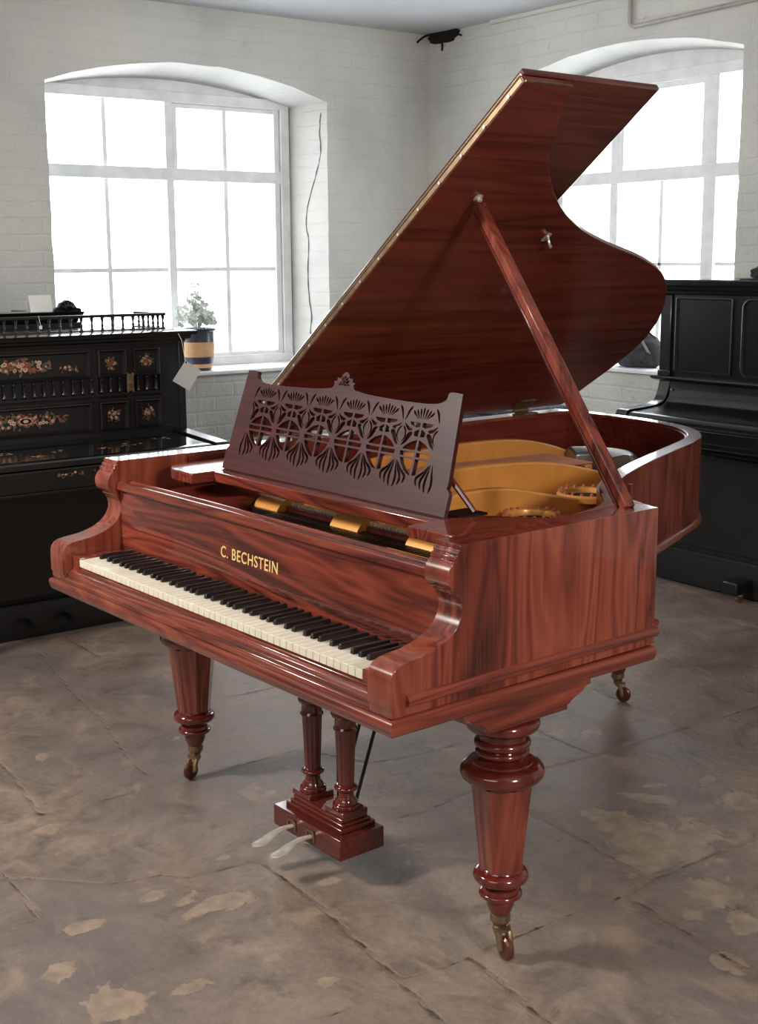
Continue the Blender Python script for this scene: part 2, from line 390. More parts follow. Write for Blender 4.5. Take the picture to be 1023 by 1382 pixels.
    def mixc(f, a, bcol):
        q = N(nt, 'ShaderNodeMix', data_type='RGBA')
        nt.links.new(f, q.inputs[0]) if not isinstance(f, float) else None
        nt.links.new(a, q.inputs[6])
        if isinstance(bcol, tuple): q.inputs[7].default_value = bcol
        else: nt.links.new(bcol, q.inputs[7])
        return q.outputs[2]
    bigm = ramp(nt, [(0.42, (0, 0, 0, 1)), (0.62, (0.55, 0.55, 0.55, 1))], big)
    base = mixc(bigm, base, srgb(112, 104, 104))
    worn = ramp(nt, [(0.585, (0, 0, 0, 1)), (0.68, (0.5, 0.5, 0.5, 1))], streak)
    base = mixc(worn, base, srgb(176, 150, 124))
    dirt = ramp(nt, [(0.57, (0, 0, 0, 1)), (0.68, (0.7, 0.7, 0.7, 1))], noise_(7, 10, 0.74, 0.3))
    base = mixc(dirt, base, srgb(84, 74, 68))
    pv = math_('ADD', ap.outputs['Fac'], math_('MULTIPLY_ADD', noise_(9, 9, 0.72, 0.5), 3.2, -1.62))
    pm = ramp(nt, [(0.80, (0.78, 0.78, 0.78, 1)), (0.90, (0, 0, 0, 1))], pv)
    base = mixc(pm, base, ramp(nt, [(0.35, srgb(144, 124, 105)), (0.65, srgb(178, 157, 134))], noise_(22, 7)))
    jd = math_('ADD', aj.outputs['Fac'], math_('MULTIPLY_ADD', noise_(30, 7, 0.7), 0.022, -0.011))
    jsel = noise_(6, 4)
    jl = math_('MULTIPLY', math_('SUBTRACT', 1.0, math_('MULTIPLY', jd, 1/0.012), ), 1.0)
    jl = N(nt, 'ShaderNodeMapRange'); jl.inputs[1].default_value = 0.009; jl.inputs[2].default_value = 0.002; nt.links.new(jd, jl.inputs[0])
    base = mixc(math_('MULTIPLY', jl.outputs[0], ramp(nt, [(0.40, (0.12,)*3+(1,)), (0.60, (0.65,)*3+(1,))], noise_(3.3, 5))), base, srgb(158, 128, 98))
    jk = N(nt, 'ShaderNodeMapRange'); jk.inputs[1].default_value = 0.0040; jk.inputs[2].default_value = 0.0015; nt.links.new(jd, jk.inputs[0])
    jkm = math_('MULTIPLY', jk.outputs[0], ramp(nt, [(0.35, (0.35,)*3+(1,)), (0.6, (1, 1, 1, 1))], jsel))
    base = mixc(jkm, base, srgb(48, 38, 32))
    nt.links.new(base, b.inputs['Base Color'])
    rg = ramp(nt, [(0.3, (0.30,)*3+(1,)), (0.7, (0.52,)*3+(1,))], med)
    nt.links.new(rg, b.inputs['Roughness']); b.inputs['Specular IOR Level'].default_value = 0.55
    hh = math_('ADD', math_('MULTIPLY', med, 0.8), math_('MULTIPLY_ADD', fine, 0.25, math_('MULTIPLY', streak, 0.5)))
    hh = math_('SUBTRACT', hh, math_('MULTIPLY', jl.outputs[0], 0.5))
    hh = math_('ADD', hh, math_('MULTIPLY', pm, 0.12))
    bp = N(nt, 'ShaderNodeBump'); bp.inputs['Strength'].default_value = 0.8; bp.inputs['Distance'].default_value = 0.010
    nt.links.new(hh, bp.inputs['Height']); nt.links.new(bp.outputs[0], b.inputs['Normal'])
    me.materials.append(m)
    o = bpy.data.objects.new('floor', me); COL.objects.link(o); struct(o)
build_floor()

CEIL = 2.785
def arch(a0, a1, zb, zs, za, n=22):
    """opening outline: sill, jambs and segmental head, in (along, z)"""
    c = (a0+a1)/2; h = (a1-a0)/2; rise = za-zs; R = (h*h+rise*rise)/(2*rise); zc = za-R; t0 = math.asin(h/R)
    pts = [(a0, zb), (a0, zs)]
    for k in range(1, n): 
        t = -t0+2*t0*k/n; pts.append((c+R*math.sin(t), zc+R*math.cos(t)))
    pts += [(a1, zs), (a1, zb)]
    return pts
def wall_with_window(name, fixed_axis, face, back, a0, a1, opening_f, opening_b, mat, thick=0.5, jit=0.006):
    bm = bmesh.new(); s = 1 if back > face else -1
    def P(a, z, d): return (d, a, z) if fixed_axis == 0 else (a, d, z)
    outer = [(a0, -0.05), (a1, -0.05), (a1, CEIL+0.25), (a0, CEIL+0.25)]
    # ragged arris on the room side
    def dense(o):
        r = []
        for i in range(len(o)):
            p, q = Vector(o[i]), Vector(o[(i+1) % len(o)]); k = max(1, int((q-p).length/0.05))
            for j in range(k): r.append(tuple(p.lerp(q, j/k)))
        return r
    nf = dense(opening_f); lb = []
    # back loop with the same count, by parameter along each edge
    for i in range(len(opening_f)):
        p, q = Vector(opening_f[i]), Vector(opening_f[(i+1) % len(opening_f)]); k = max(1, int((q-p).length/0.05))
        pb, qb = Vector(opening_b[i]), Vector(opening_b[(i+1) % len(opening_b)])
        for j in range(k): lb.append(tuple(pb.lerp(qb, j/k)))
    nf = [(p[0]+jit*(noise.noise(Vector((p[0]*9, p[1]*9, 1)))), p[1]+jit*(noise.noise(Vector((p[0]*9, p[1]*9, 5))))) for p in nf]
    vo = [bm.verts.new(P(a, z, face)) for a, z in outer]; vf = [bm.verts.new(P(a, z, face)) for a, z in nf]
    vb = [bm.verts.new(P(a, z, back)) for a, z in lb]; vB = [bm.verts.new(P(a, z, face+s*thick)) for a, z in lb]
    vO = [bm.verts.new(P(a, z, face+s*thick)) for a, z in outer]
    def ring(v): return [bm.edges.new((v[i], v[(i+1) % len(v)])) for i in range(len(v))]
    e1 = ring(vo)+ring(vf); bmesh.ops.triangle_fill(bm, edges=e1, use_beauty=True)
    e2 = ring(vO)+ring(vB); bmesh.ops.triangle_fill(bm, edges=e2, use_beauty=True)
    n = len(vf)
    for A, B in ((vf, vb), (vb, vB)):
        for i in range(n): bm.faces.new((A[i], A[(i+1) % n], B[(i+1) % n], B[i]))
    for i in range(4): bm.faces.new((vo[i], vo[(i+1) % 4], vO[(i+1) % 4], vO[i]))
    return struct(link(name, bm, mat))
OLf = arch(1.222, 2.868, 0.900, 2.362, 2.500); OLb = arch(1.20, 2.79, 0.925, 2.35, 2.452)
wall_with_window('wall_left', 0, -3.6, -3.9, -4.2, 4.1, OLf, OLb, M['wall_x'])
ORf = arch(-2.87, -1.34, 0.935, 2.440, 2.545); ORb = arch(-2.80, -1.40, 0.955, 2.43, 2.52)
wall_with_window('wall_back', 1, 3.6, 3.9, -4.1, 4.6, ORf, ORb, M['wall_y'])
bm = boxes((-4.1, 4.6, -4.2, 4.1, CEIL, CEIL+0.2)); struct(link('ceiling', bm, M['ceiling']))
bm = boxes((4.6, 4.8, -4.2, 4.1, -0.05, CEIL+0.2)); struct(link('wall_right', bm, M['wall_x']))
bm = boxes((-4.1, 4.8, -4.4, -4.2, -0.05, CEIL+0.2)); struct(link('wall_front', bm, M['wall_y']))

# glazing material: clear pane with a faint reflection
gm, nt, b = new_mat('pane_glass'); nt.nodes.remove(b)
tr = N(nt, 'ShaderNodeBsdfTransparent'); gl = N(nt, 'ShaderNodeBsdfGlossy'); gl.inputs['Roughness'].default_value = 0.02
mx = N(nt, 'ShaderNodeMixShader'); mx.inputs[0].default_value = 0.06
nt.links.new(tr.outputs[0], mx.inputs[1]); nt.links.new(gl.outputs[0], mx.inputs[2]); nt.links.new(mx.outputs[0], nt.nodes['Material Output'].inputs[0])
M['glass'] = gm

def window_unit(name, fixed, pos, a0, a1, z0, z1, head, members, panes, opening_b, sgn):
    """members: (a0,a1,z0,z1,depth_in,name); fixed plane at pos, room side is toward sgn"""
    root = bpy.data.objects.new(name, None); COL.objects.link(root); struct(root)
    root.location = ((pos, (a0+a1)/2, z0) if fixed == 0 else ((a0+a1)/2, pos, z0))
    inv = Matrix.Translation(-root.location)
    def B(bm, A0, A1, Z0, Z1, d0, d1):
        lo, hi = sorted((pos+sgn*d0, pos+sgn*d1))
        if fixed == 0: vs = box(bm, lo, hi, A0, A1, Z0, Z1)
        else: vs = box(bm, A0, A1, lo, hi, Z0, Z1)
    def fin(nm, bm, mat, bev=0.003):
        bmesh.ops.transform(bm, matrix=inv, verts=bm.verts)
        o = link(nm, bm, mat, root, bevel=bev); return o
    bm = bmesh.new()
    B(bm, a0, a0+0.055, z0, z1+0.02, -0.06, 0.035); B(bm, a1-0.055, a1, z0, z1+0.02, -0.06, 0.035)
    B(bm, a0, a1, z0, z0+0.055, -0.06, 0.04); B(bm, a0, a1, z1-0.035, z1+0.02, -0.06, 0.0355)
    fin('window_frame', bm, M['white'])
    # boarded head between the frame and the arch
    bm = bmesh.new(); pl_ = [p for p in opening_b if p[1] > z1-0.05]
    pl_ = [(pl_[0][0]-0.01, z1-0.03)]+[(p[0], p[1]+0.004) for p in pl_ if p[1] > z1-0.03]+[(pl_[-1][0]+0.01, z1-0.03)]
    lo, hi = sorted((pos+sgn*-0.05, pos+sgn*0.008))
    prism(bm, [(p[0], p[1]) for p in pl_], lo, hi, fixed)
    fin('head_board', bm, M['white'], 0)
    for (A0, A1, Z0, Z1, d) in members:
        bm = bmesh.new(); B(bm, A0, A1, Z0, Z1, -0.03-d*0.3, d)
        fin('glazing_bar' if min(A1-A0, Z1-Z0) < 0.03 else 'window_rail', bm, M['frame'], 0.003)
    for (A0, A1, Z0, Z1) in panes:
        bm = bmesh.new(); B(bm, A0, A1, Z0, Z1, -0.022, -0.018); fin('pane', bm, M['glass'], 0)
    return root
# left window
mem = [(2.0, 2.045, 0.96, 2.36, 0.031), (1.25, 2.74, 1.93, 1.995, 0.034),
       (1.645, 1.669, 0.96, 2.36, 0.01), (2.364, 2.390, 0.96, 2.36, 0.01),
       (1.27, 2.01, 1.443, 1.466, 0.011), (2.03, 2.73, 1.443, 1.466, 0.011),
       (2.047, 2.075, 1.99, 2.335, 0.024), (2.69, 2.725, 0.96, 2.36, 0.0225), (2.075, 2.69, 2.312, 2.336, 0.020), (2.045, 2.72, 0.955, 0.99, 0.02), (1.25, 2.01, 0.955, 0.985, 0.02)]
ys_ = [1.25, 1.658, 2.02, 2.378, 2.73]; zs_ = [0.96, 1.454, 1.96, 2.34]
pn = [(ys_[i], ys_[i+1], zs_[j], zs_[j+1]) for i in range(4) for j in range(3)]
window_unit('window_1', 0, -3.9, 1.215, 2.785, 0.915, 2.372, None, mem, pn, OLb, 1)
mem = [(-1.765, -1.688, 0.98, 2.42, 0.031), (-2.40, -2.345, 0.98, 2.42, 0.021), (-2.78, -1.42, 1.89, 1.955, 0.034),
       (-2.062, -2.038, 0.98, 1.90, 0.01), (-2.345, -1.755, 1.46, 1.478, 0.01), (-2.75, -2.40, 1.46, 1.478, 0.01), (-1.70, -1.44, 1.46, 1.478, 0.01),
       (-2.345, -2.31, 1.95, 2.42, 0.022), (-1.79, -1.755, 1.95, 2.42, 0.022), (-2.345, -1.755, 2.345, 2.385, 0.02)]
xs_ = [-2.77, -2.37, -2.05, -1.73, -1.43]; zs_ = [0.99, 1.47, 1.92, 2.38]
pn = [(xs_[i], xs_[i+1], zs_[j], zs_[j+1]) for i in range(4) for j in range(3)]
window_unit('window_2', 1, 3.9, -2.80, -1.40, 0.945, 2.41, None, mem, pn, ORb, -1)
# sill boards
struct(link('trim_1', boxes((-3.86, -3.575, 1.235, 2.86, 0.892, 0.914)), M['white'], bevel=0.006))
struct(link('trim_2', boxes((-2.86, -1.35, 3.575, 3.86, 0.925, 0.947)), M['white'], bevel=0.006))
# trace of conduit on the back wall and a picture-rail fillet under the ceiling
bm = bmesh.new(); tube(bm, [(-2.02, 3.585, CEIL+0.01), (-2.02, 3.585, 2.63), (-2.012, 3.585, 2.615), (-1.995, 3.585, 2.608), (-1.3, 3.585, 2.622), (-0.4, 3.585, 2.635)], 0.010, 8)
struct(link('trim_3', bm, M['pipe'], smooth=True))
bm = boxes((-3.05, 4.6, 3.575, 3.6, 2.765, CEIL+0.01)); struct(link('trim_4', bm, M['wall_y'], bevel=0.008))
# crack in the jamb: a thin fissure following the plaster
def crack():
    pts = [(0.86,2.31),(0.82,2.21),(0.845,2.10),(0.80,2.04),(0.66,1.93),(0.50,1.80),(0.46,1.68),(0.52,1.60),(0.48,1.45),(0.50,1.30),(0.55,1.20),(0.52,1.08)]
    P = []
    for t, z in pts:  # t from frame (0) to room arris (1)
        P.append((-3.9+0.3*t+0.0, 2.79+0.078*t-0.001, z))
    bm = bmesh.new()
    Q = smooth_path(P, 4); Q = [(q[0]+0.006*noise.noise(Vector(q)*40), q[1], q[2]) for q in Q]
    tube(bm, Q, [(0.0055 if i % 3 else 0.003)*(0.7+0.6*abs(noise.noise(Vector((i*0.4, 2, 1))))) for i in range(len(Q))], 5)
    return struct(link('trim_5', bm, M['crackm']))
crack()
# broken plaster high in the corner
def broken():
    bm = bmesh.new()
    # ragged raised cap, dark to paint the hole's shade, ceiling/wall junction at corner (-3.6,3.6,CEIL)
    ring = []
    for k in range(26):
        a = 2*PI*k/26; r = 1+0.35*noise.noise(Vector((math.cos(a)*2, math.sin(a)*2, 3)))
        ring.append((-3.46+0.13*r*math.cos(a), 3.585-0.006, CEIL-0.020+0.040*r*math.sin(a)))
    v = [bm.verts.new(p) for p in ring]; c = [bm.verts.new((p[0], 3.599, p[2])) for p in ring]
    bm.faces.new(v)
    for i in range(26): bm.faces.new((v[i], v[(i+1) % 26], c[(i+1) % 26], c[i]))
    o = struct(link('trim_6', bm, M['hole']))
    bm = bmesh.new()
    tube(bm, smooth_path([(-3.59, 3.50, CEIL-0.05), (-3.57, 3.54, CEIL-0.015), (-3.50, 3.57, CEIL-0.006), (-3.40, 3.58, CEIL-0.01), (-3.30, 3.59, CEIL-0.04)], 5), 0.006, 6)
    tube(bm, smooth_path([(-3.47, 3.58, CEIL-0.03), (-3.47, 3.59, CEIL-0.07), (-3.48, 3.597, CEIL-0.10)], 4), 0.006, 6)
    struct(link('trim_7', bm, M['hole'], smooth=True))
broken()

# ------------------------------------------------------------------ grand piano (own coordinates: x along the keys, y towards the tail)
GP = thing('grand_piano', 'polished rosewood grand piano with raised lid, fretwork music desk and turned legs', 'piano', (0, 0, 0), math.radians(2.3))
LSEG = [(0.010,0.655),(0.010,0.668),(0.006,0.674),(0.006,0.690)]
curveA = smooth_path([(0.006,0.690),(0.007,0.728),(0.013,0.744),(0.027,0.754),(0.052,0.759),(0.092,0.764),(0.136,0.777),(0.168,0.798),(0.184,0.824),(0.184,0.846),(0.176,0.862),(0.170,0.868)], 5)
curveB = smooth_path([(0.170,0.872),(0.156,0.882),(0.149,0.898),(0.150,0.914),(0.158,0.928),(0.166,0.933)], 4)
ARM = LSEG[:-1]+curveA+curveB+[(0.164,0.935),(0.166,0.942),(0.172,0.944),(0.171,0.947),(0.173,0.952),(0.179,0.954),(0.178,0.958),(0.180,0.964)]
ZT, ZB = 0.964, 0.694
bm = bmesh.new(); prism(bm, ARM+[(0.763, ZT), (0.763, 0.655)], 0.662, 0.732, 0)
sideR = link('treble_side', bm, M['wood_z'], GP, bevel=0.002)
bm = bmesh.new(); prism(bm, ARM+[(1.985, ZT), (1.985, ZB), (0.763, ZB), (0.763, 0.655)], -0.732, -0.655, 0)
link('bass_side', bm, M['wood_z'], GP, bevel=0.002)
RIM = [(0.732,0.763),(0.68,0.776),(0.615,0.803),(0.555,0.848),(0.50,0.900),(0.452,0.962),(0.395,1.055),(0.325,1.20),(0.262,1.35),(0.205,1.49),(0.155,1.615),(0.118,1.70),(0.076,1.775),(0.0,1.86),(-0.10,1.93),(-0.23,1.978),(-0.40,2.005),(-0.60,2.008),(-0.732,1.985)]
rimp = smooth_path(RIM, 5)
rimp = [(p[0], p[1]) for p in rimp]        # travel so that the outside is on the right
bm = bmesh.new(); sweep(bm, [(0.7315, 0.7632), (0.706, 0.769)]+rimp[5:], [(0, ZB+0.012), (0, ZT-0.0006), (-0.044, ZT-0.0006), (-0.044, ZB+0.012)])
link('bentside', bm, M['wood_z'], GP, bevel=0.002)
bm = bmesh.new(); sweep(bm, rimp, [(-0.04, ZB-0.002), (0.004, ZB-0.002), (0.011, ZB+0.003), (0.013, ZB+0.009), (0.010, ZB+0.015), (0.0, ZB+0.018), (-0.04, ZB+0.018)])
link('rim_moulding', bm, M['wood_y'], GP, smooth=True)
# corner block where the bentside meets the straight side
bm = bmesh.new(); prism(bm, [(0.6625,0.56),(0.6625,0.7632),(0.69,0.7634),(0.68,0.7755),(0.618,0.80),(0.565,0.838),(0.535,0.80),(0.60,0.74),(0.64,0.66)], 0.70, 0.9645, 2)
link('corner_block', bm, M['wood_y'], GP, bevel=0.003)
# inner lining of the rim, darker mahogany
inn = offset_path(rimp, -0.045)[12:-2]
bm = bmesh.new(); sweep(bm, inn, [(0, 0.74), (0, 0.956), (-0.006, 0.956), (-0.006, 0.74)])
link('inner_rim', bm, M['inner'], GP, smooth=True)
link('inner_rim', boxes((-0.6548, -0.648, 0.40, 1.95, 0.74, 0.956)), M['inner'], GP)
# key bed with its mouldings
bm = boxes((-0.722, 0.722, 0.012, 0.763, 0.620, 0.6545)); link('key_bed', bm, M['wood_x'], GP)
link('bottom_frame', boxes((-0.70, -0.62, 0.76, 1.93, 0.64, 0.70), (-0.66, 0.30, 0.763, 0.84, 0.64, 0.70), (-0.5, -0.42, 0.84, 1.9, 0.64, 0.70), (-0.1, -0.03, 0.84, 1.75, 0.64, 0.70)), M['wood_y'], GP, bevel=0.004)
U = [(-0.728, 0.763), (-0.728, 0.013), (0.728, 0.013), (0.728, 0.763)]
def ovolo(z0, z1, d, base=-0.02, n=7):
    return [(base, z0)]+[(d*math.sin(PI/2*k/n)**0.7 if k < n else d, z0+(z1-z0)*0.75*(k/n)**1.3) for k in range(0, n+1)]+[(d*0.8, z0+(z1-z0)*0.9), (d*0.25, z1), (base, z1)]
OV = ovolo(0.616, 0.6515, 0.012)
bm = bmesh.new(); sweep(bm, U, OV)
mo = link('base_moulding', bm, [M['wood_y'], M['wood_x']], GP, smooth=True)
for p_ in mo.data.polygons:
    if abs(p_.normal.y) > abs(p_.normal.x) and p_.center.y < 0.05 or (abs(p_.center.x) < 0.5): p_.material_index = 1
# bead along each side
for s in (1, -1):
    bm = bmesh.new(); path = [(0.730*s, 0.042), (0.730*s, 0.766)]
    if s < 0: path.reverse()
    pr = [(0, 0.672)]+[(0.014*math.sin(PI*k/8)**0.7, 0.672+0.024*(0.5-0.5*math.cos(PI*k/8))) for k in range(1, 8)]+[(0, 0.696)]
    sweep(bm, path, pr)
    link('side_bead', bm, M['wood_y'], GP, smooth=True)
# key slip
bm = bmesh.new(); prism(bm, [(0.010,0.652),(0.010,0.663),(0.0165,0.666),(0.0155,0.675),(0.021,0.678),(0.024,0.683),(0.0305,0.685),(0.0315,0.692),(0.036,0.694),(0.06,0.694),(0.06,0.652)], -0.655, 0.662, 0)
link('key_slip', bm, M['wood_x'], GP, bevel=0.0012)
# cheek blocks at each end of the keys
for a, b_ in ((0.6145, 0.6625), (-0.6555, -0.6145)):
    bm = boxes((a, b_, 0.034, 0.176, 0.69, 0.7215)); o = link('key_block', bm, M['orange'] if a > 0 else M['wood_x'], GP, bevel=0.003)
    fb = bmesh.new(); box(fb, a-0.0, b_, 0.0325, 0.0345, 0.69, 0.7205); link('block_facing', fb, M['wood_x'], o)
# keys
KW = 1.2250/52
for i in range(52):
    x0 = -0.6125+i*KW
    bm = bmesh.new(); box(bm, x0+0.0005, x0+KW-0.0005, 0.034, 0.19, 0.697, 0.7165)
    link('white_key', bm, M['ivory'], GP, bevel=0.0009, seg=1)
    # a sharp follows A, C, D, F, G
    if i < 51 and (i % 7) in (0, 2, 3, 5, 6):
        off = {0: 0.003, 2: -0.003, 3: 0.003, 5: -0.003, 6: 0.0}[i % 7]
        xc = x0+KW+off; bm = bmesh.new()
        prof = [(0.0815,0.716),(0.0835,0.7265),(0.088,0.7285),(0.18,0.729),(0.18,0.716)]
        vs = prism(bm, prof, xc-0.0056, xc+0.0056, 0)
        for v in vs:
            if v.co.z > 0.72: v.co.x = xc+(v.co.x-xc)*0.82
        link('black_key', bm, M['ebony'], GP, bevel=0.0008, seg=1)
# fallboard and its top rails
bm = bmesh.new(); prism(bm, [(0.178,0.70),(0.178,0.725),(0.184,0.80),(0.188,0.892),(0.200,0.892),(0.200,0.70)], -0.655, 0.662, 0)
link('fallboard', bm, M['wood_x'], GP)
link('name_felt', boxes((-0.6125, 0.6125, 0.174, 0.1782, 0.7165, 0.7205)), M['redfelt'], GP)
def rail(name, y0, y1, z0, z1):
    c = [(y0+(y1-y0)*(0.5-0.5*math.cos(PI*k/8)), z0+(z1-z0)*math.sin(PI*k/8)**0.6) for k in range(9)]
    bm = bmesh.new(); prism(bm, [(y0, z0-0.006)]+c+[(y1, z0-0.006)], -0.655, 0.662, 0); return link(name, bm, M['wood_x'], GP, smooth=True)
rail('fallboard_rail', 0.172, 0.194, 0.893, 0.908)
rail('fallboard_rail', 0.206, 0.226, 0.893, 0.907)
link('fallboard_shelf', boxes((-0.655, 0.662, 0.19, 0.252, 0.872, 0.8935)), M['wood_x'], GP, bevel=0.002)
# maker's lettering
def lettering(body, x0, x1, z0, z1, ytop, parent):
    cu = bpy.data.curves.new('lettering', 'FONT'); cu.body = body; cu.extrude = 0.006; cu.space_character = 1.12; cu.offset = 0.006
    t = bpy.data.objects.new('t', cu); COL.objects.link(t)
    dg = bpy.context.evaluated_depsgraph_get(); dg.update()
    me = bpy.data.meshes.new_from_object(t.evaluated_get(dg)); COL.objects.unlink(t); bpy.data.objects.remove(t); bpy.data.curves.remove(cu)
    xs = [v.co.x for v in me.vertices]; ys = [v.co.y for v in me.vertices]
    for v in me.vertices:
        x = x0+(v.co.x-min(xs))/(max(xs)-min(xs))*(x1-x0); z = z0+(v.co.y-min(ys))/(max(ys)-min(ys))*(z1-z0)
        yb = 0.184+(z-0.80)*0.0435 if z > 0.8 else 0.178+(z-0.725)*0.08
        v.co = (x, yb-0.0002-(0.0006 if v.co.z > 0 else -0.0004), z)
    me.materials.clear(); me.materials.append(M['letter']); me.name = 'lettering'
    o = bpy.data.objects.new('lettering', me); COL.objects.link(o); o.parent = parent; o['label'] = 'gilt maker name C. BECHSTEIN inlaid on the fallboard'
lettering('C. BECHSTEIN', -0.138, 0.107, 0.788, 0.816, 0, GP)

# music-desk shelf
def rounded(poly, r, n=6):
    out = []; m = len(poly)
    for i, p in enumerate(poly):
        rr = r[i] if isinstance(r, (list, tuple)) else r
        if rr == 0: out.append(p); continue
        P = Vector(p); a = (Vector(poly[i-1])-P).normalized(); b = (Vector(poly[(i+1) % m])-P).normalized()
        p0, p1 = P+a*rr, P+b*rr
        for k in range(n+1):
            t = k/n; q = p0*(1-t)**2+P*2*t*(1-t)+p1*t*t; out.append(tuple(q))
    return out
bm = bmesh.new(); prism(bm, rounded([(-0.622,0.285),(-0.44,0.285),(-0.44,0.56),(-0.622,0.56)], [0.11, 0.0, 0, 0.03]), 0.915, 0.944, 2)
link('bass_shelf', bm, M['rim_top'], GP, bevel=0.003)
bm = boxes((-0.44, 0.50, 0.352, 0.452, 0.915, 0.943)); link('desk_slide', bm, M['wood_x'], GP, bevel=0.003)
bm = bmesh.new(); prism(bm, rounded([(0.45,0.285),(0.661,0.285),(0.661,0.60),(0.60,0.58),(0.50,0.50),(0.45,0.46)], [0, 0, 0, 0.05, 0.05, 0]), 0.918, 0.9445, 2)
link('treble_shelf', bm, M['wood_y'], GP, bevel=0.003)
# lining of the action well below it
link('action_well', boxes((-0.655, 0.662, 0.25, 0.62, 0.780, 0.800), (-0.655, -0.345, 0.255, 0.46, 0.80, 0.876), (0.48, 0.662, 0.26, 0.44, 0.80, 0.872)), M['inner'], GP, bevel=0.002)
# action: golden brackets, dark rail, hammers with cream felt
for x in (-0.285, 0.055, 0.345):
    w = 0.055; bm = bmesh.new(); c = [(0.40+0.05*(1-math.cos(PI/2*k/6)), 0.80+0.085*math.sin(PI/2*k/6)) for k in range(7)]
    prism(bm, [(0.40, 0.80)]+c+[(0.50, 0.885), (0.50, 0.80)], x-w, x+w, 0); link('action_bracket', bm, M['gold'], GP, smooth=True)
link('action_rail', boxes((-0.34, 0.62, 0.40, 0.425, 0.83, 0.856)), M['ebony'], GP, bevel=0.003)
for c_ in ((-0.16, 0.58, 0.30, 0.318, 0.83, 0.852), (0.30, 0.60, 0.34, 0.356, 0.84, 0.862)): link('gilt_rail', boxes(c_), M['gold'], GP, bevel=0.006)
bm = bmesh.new(); bmf = bmesh.new()
for k in range(88):
    x = -0.60+k*0.0137
    if x < -0.22: continue
    box(bm, x-0.003, x+0.003, 0.335, 0.44, 0.850, 0.856); box(bmf, x-0.0042, x+0.0042, 0.452, 0.462, 0.866, 0.876)
o = link('hammer_shanks', bm, M['ebony'], GP); o['kind'] = 'stuff'
o = link('hammer_felts', bmf, M['felt'], GP, bevel=0.002, seg=1); o['kind'] = 'stuff'
link('hammer_rail', boxes((-0.24, 0.62, 0.442, 0.466, 0.80, 0.867)), M['inner'], GP, bevel=0.002)

# soundboard, iron plate, struts, strings
sb = offset_path(rimp, -0.05)[::4]; sb = [p for p in sb if p[0] < 0.60]
poly = [(-0.65, 0.60), (0.65, 0.60)]+[p for p in sb if p[0] > -0.65]+[(-0.65, 1.94)]
bm = bmesh.new(); prism(bm, poly, 0.765, 0.775, 2); link('soundboard', bm, M['sound'], GP)
# plate: web along the pin block and a flange round the edge
bm = bmesh.new(); box(bm, -0.645, 0.655, 0.56, 0.72, 0.80, 0.822)
fl = offset_path(rimp, -0.06)[22:-6]; sweep(bm, fl, [(0, 0.79), (0, 0.812), (-0.10, 0.822), (-0.10, 0.79)])
link('iron_plate', bm, M['gold'], GP, bevel=0.004)
def strut(x0, y0, x1, y1, prof, w=0.030):
    """cast strut, tall near the desk and running down into the plate"""
    bm = bmesh.new(); d = Vector((x1-x0, y1-y0)); L = d.length; d.normalize(); nrm = Vector((d.y, -d.x))
    A = []; 
    pts = smooth_path(prof, 5)
    for s in (-1, 1):
        A.append([(bm.verts.new((x0+d.x*t*L+nrm.x*s*w/2, y0+d.y*t*L+nrm.y*s*w/2, z)), bm.verts.new((x0+d.x*t*L+nrm.x*s*w/2, y0+d.y*t*L+nrm.y*s*w/2, 0.79))) for t, z in pts])
    for i in range(len(pts)-1):
        for s in (0, 1): bm.faces.new((A[s][i][0], A[s][i+1][0], A[s][i+1][1], A[s][i][1]))
        bm.faces.new((A[0][i][0], A[1][i][0], A[1][i+1][0], A[0][i+1][0]))
    bm.faces.new((A[0][0][0], A[0][0][1], A[1][0][1], A[1][0][0])); bm.faces.new((A[0][-1][0], A[1][-1][0], A[1][-1][1], A[0][-1][1]))
    return link('plate_strut', bm, M['gold'], GP, bevel=0.006, smooth=True)
strut(-0.42, 0.62, -0.45, 1.80, [(0, 0.90), (0.3, 0.93), (0.6, 0.936), (0.8, 0.915), (1.0, 0.845)])
strut(-0.08, 0.60, -0.10, 1.56, [(0, 0.915), (0.25, 0.934), (0.5, 0.932), (0.72, 0.912), (0.93, 0.866), (1.0, 0.85)])
strut(0.13, 0.58, 0.11, 1.26, [(0, 0.90), (0.2, 0.918), (0.45, 0.912), (0.7, 0.875), (0.9, 0.845), (1.0, 0.83)])
strut(0.38, 0.58, 0.36, 1.0, [(0, 0.85), (0.5, 0.845), (1.0, 0.82)], 0.022)
# gilt agraffe rings in the plate
def ring_plate(x, y, r, z):
    bm = bmesh.new(); lathe(bm, [(r*1.25, z-0.01), (r*1.25, z+0.004), (r*1.18, z+0.010), (r, z+0.008), (r*0.95, z-0.002), (r*0.95, z-0.01)], x, y, 36)
    o = link('plate_ring', bm, M['gold'], GP, smooth=True)
    for k in range(18):
        a = 2*PI*k/18; bm = bmesh.new(); lathe(bm, [(0.0045, z+0.007), (0.0045, z+0.015), (0.002, z+0.017)], x+r*1.12*math.cos(a), y+r*1.12*math.sin(a), 8)
        link('hitch_pin', bm, M['copper'], o, smooth=True)
    bm = bmesh.new(); lathe(bm, [(r*0.95, z-0.012), (r*0.95, z-0.006), (0.01, z-0.006)], x, y, 30); link('hole_shade_disc', bm, M['hole'], o)  # solid dark disc paints the shade of an opening
ring_plate(0.15, 1.13, 0.072, 0.835) if False else None
ring_plate(0.215, 0.90, 0.062, 0.845); ring_plate(0.09, 1.25, 0.070, 0.845)
for c_ in ((0.20, 0.60, 0.70, 0.715, 0.84, 0.856), (0.16, 0.50, 0.98, 0.995, 0.83, 0.842)): link('damper_rail', boxes(c_), M['rod'], GP, bevel=0.003)
bm = bmesh.new()
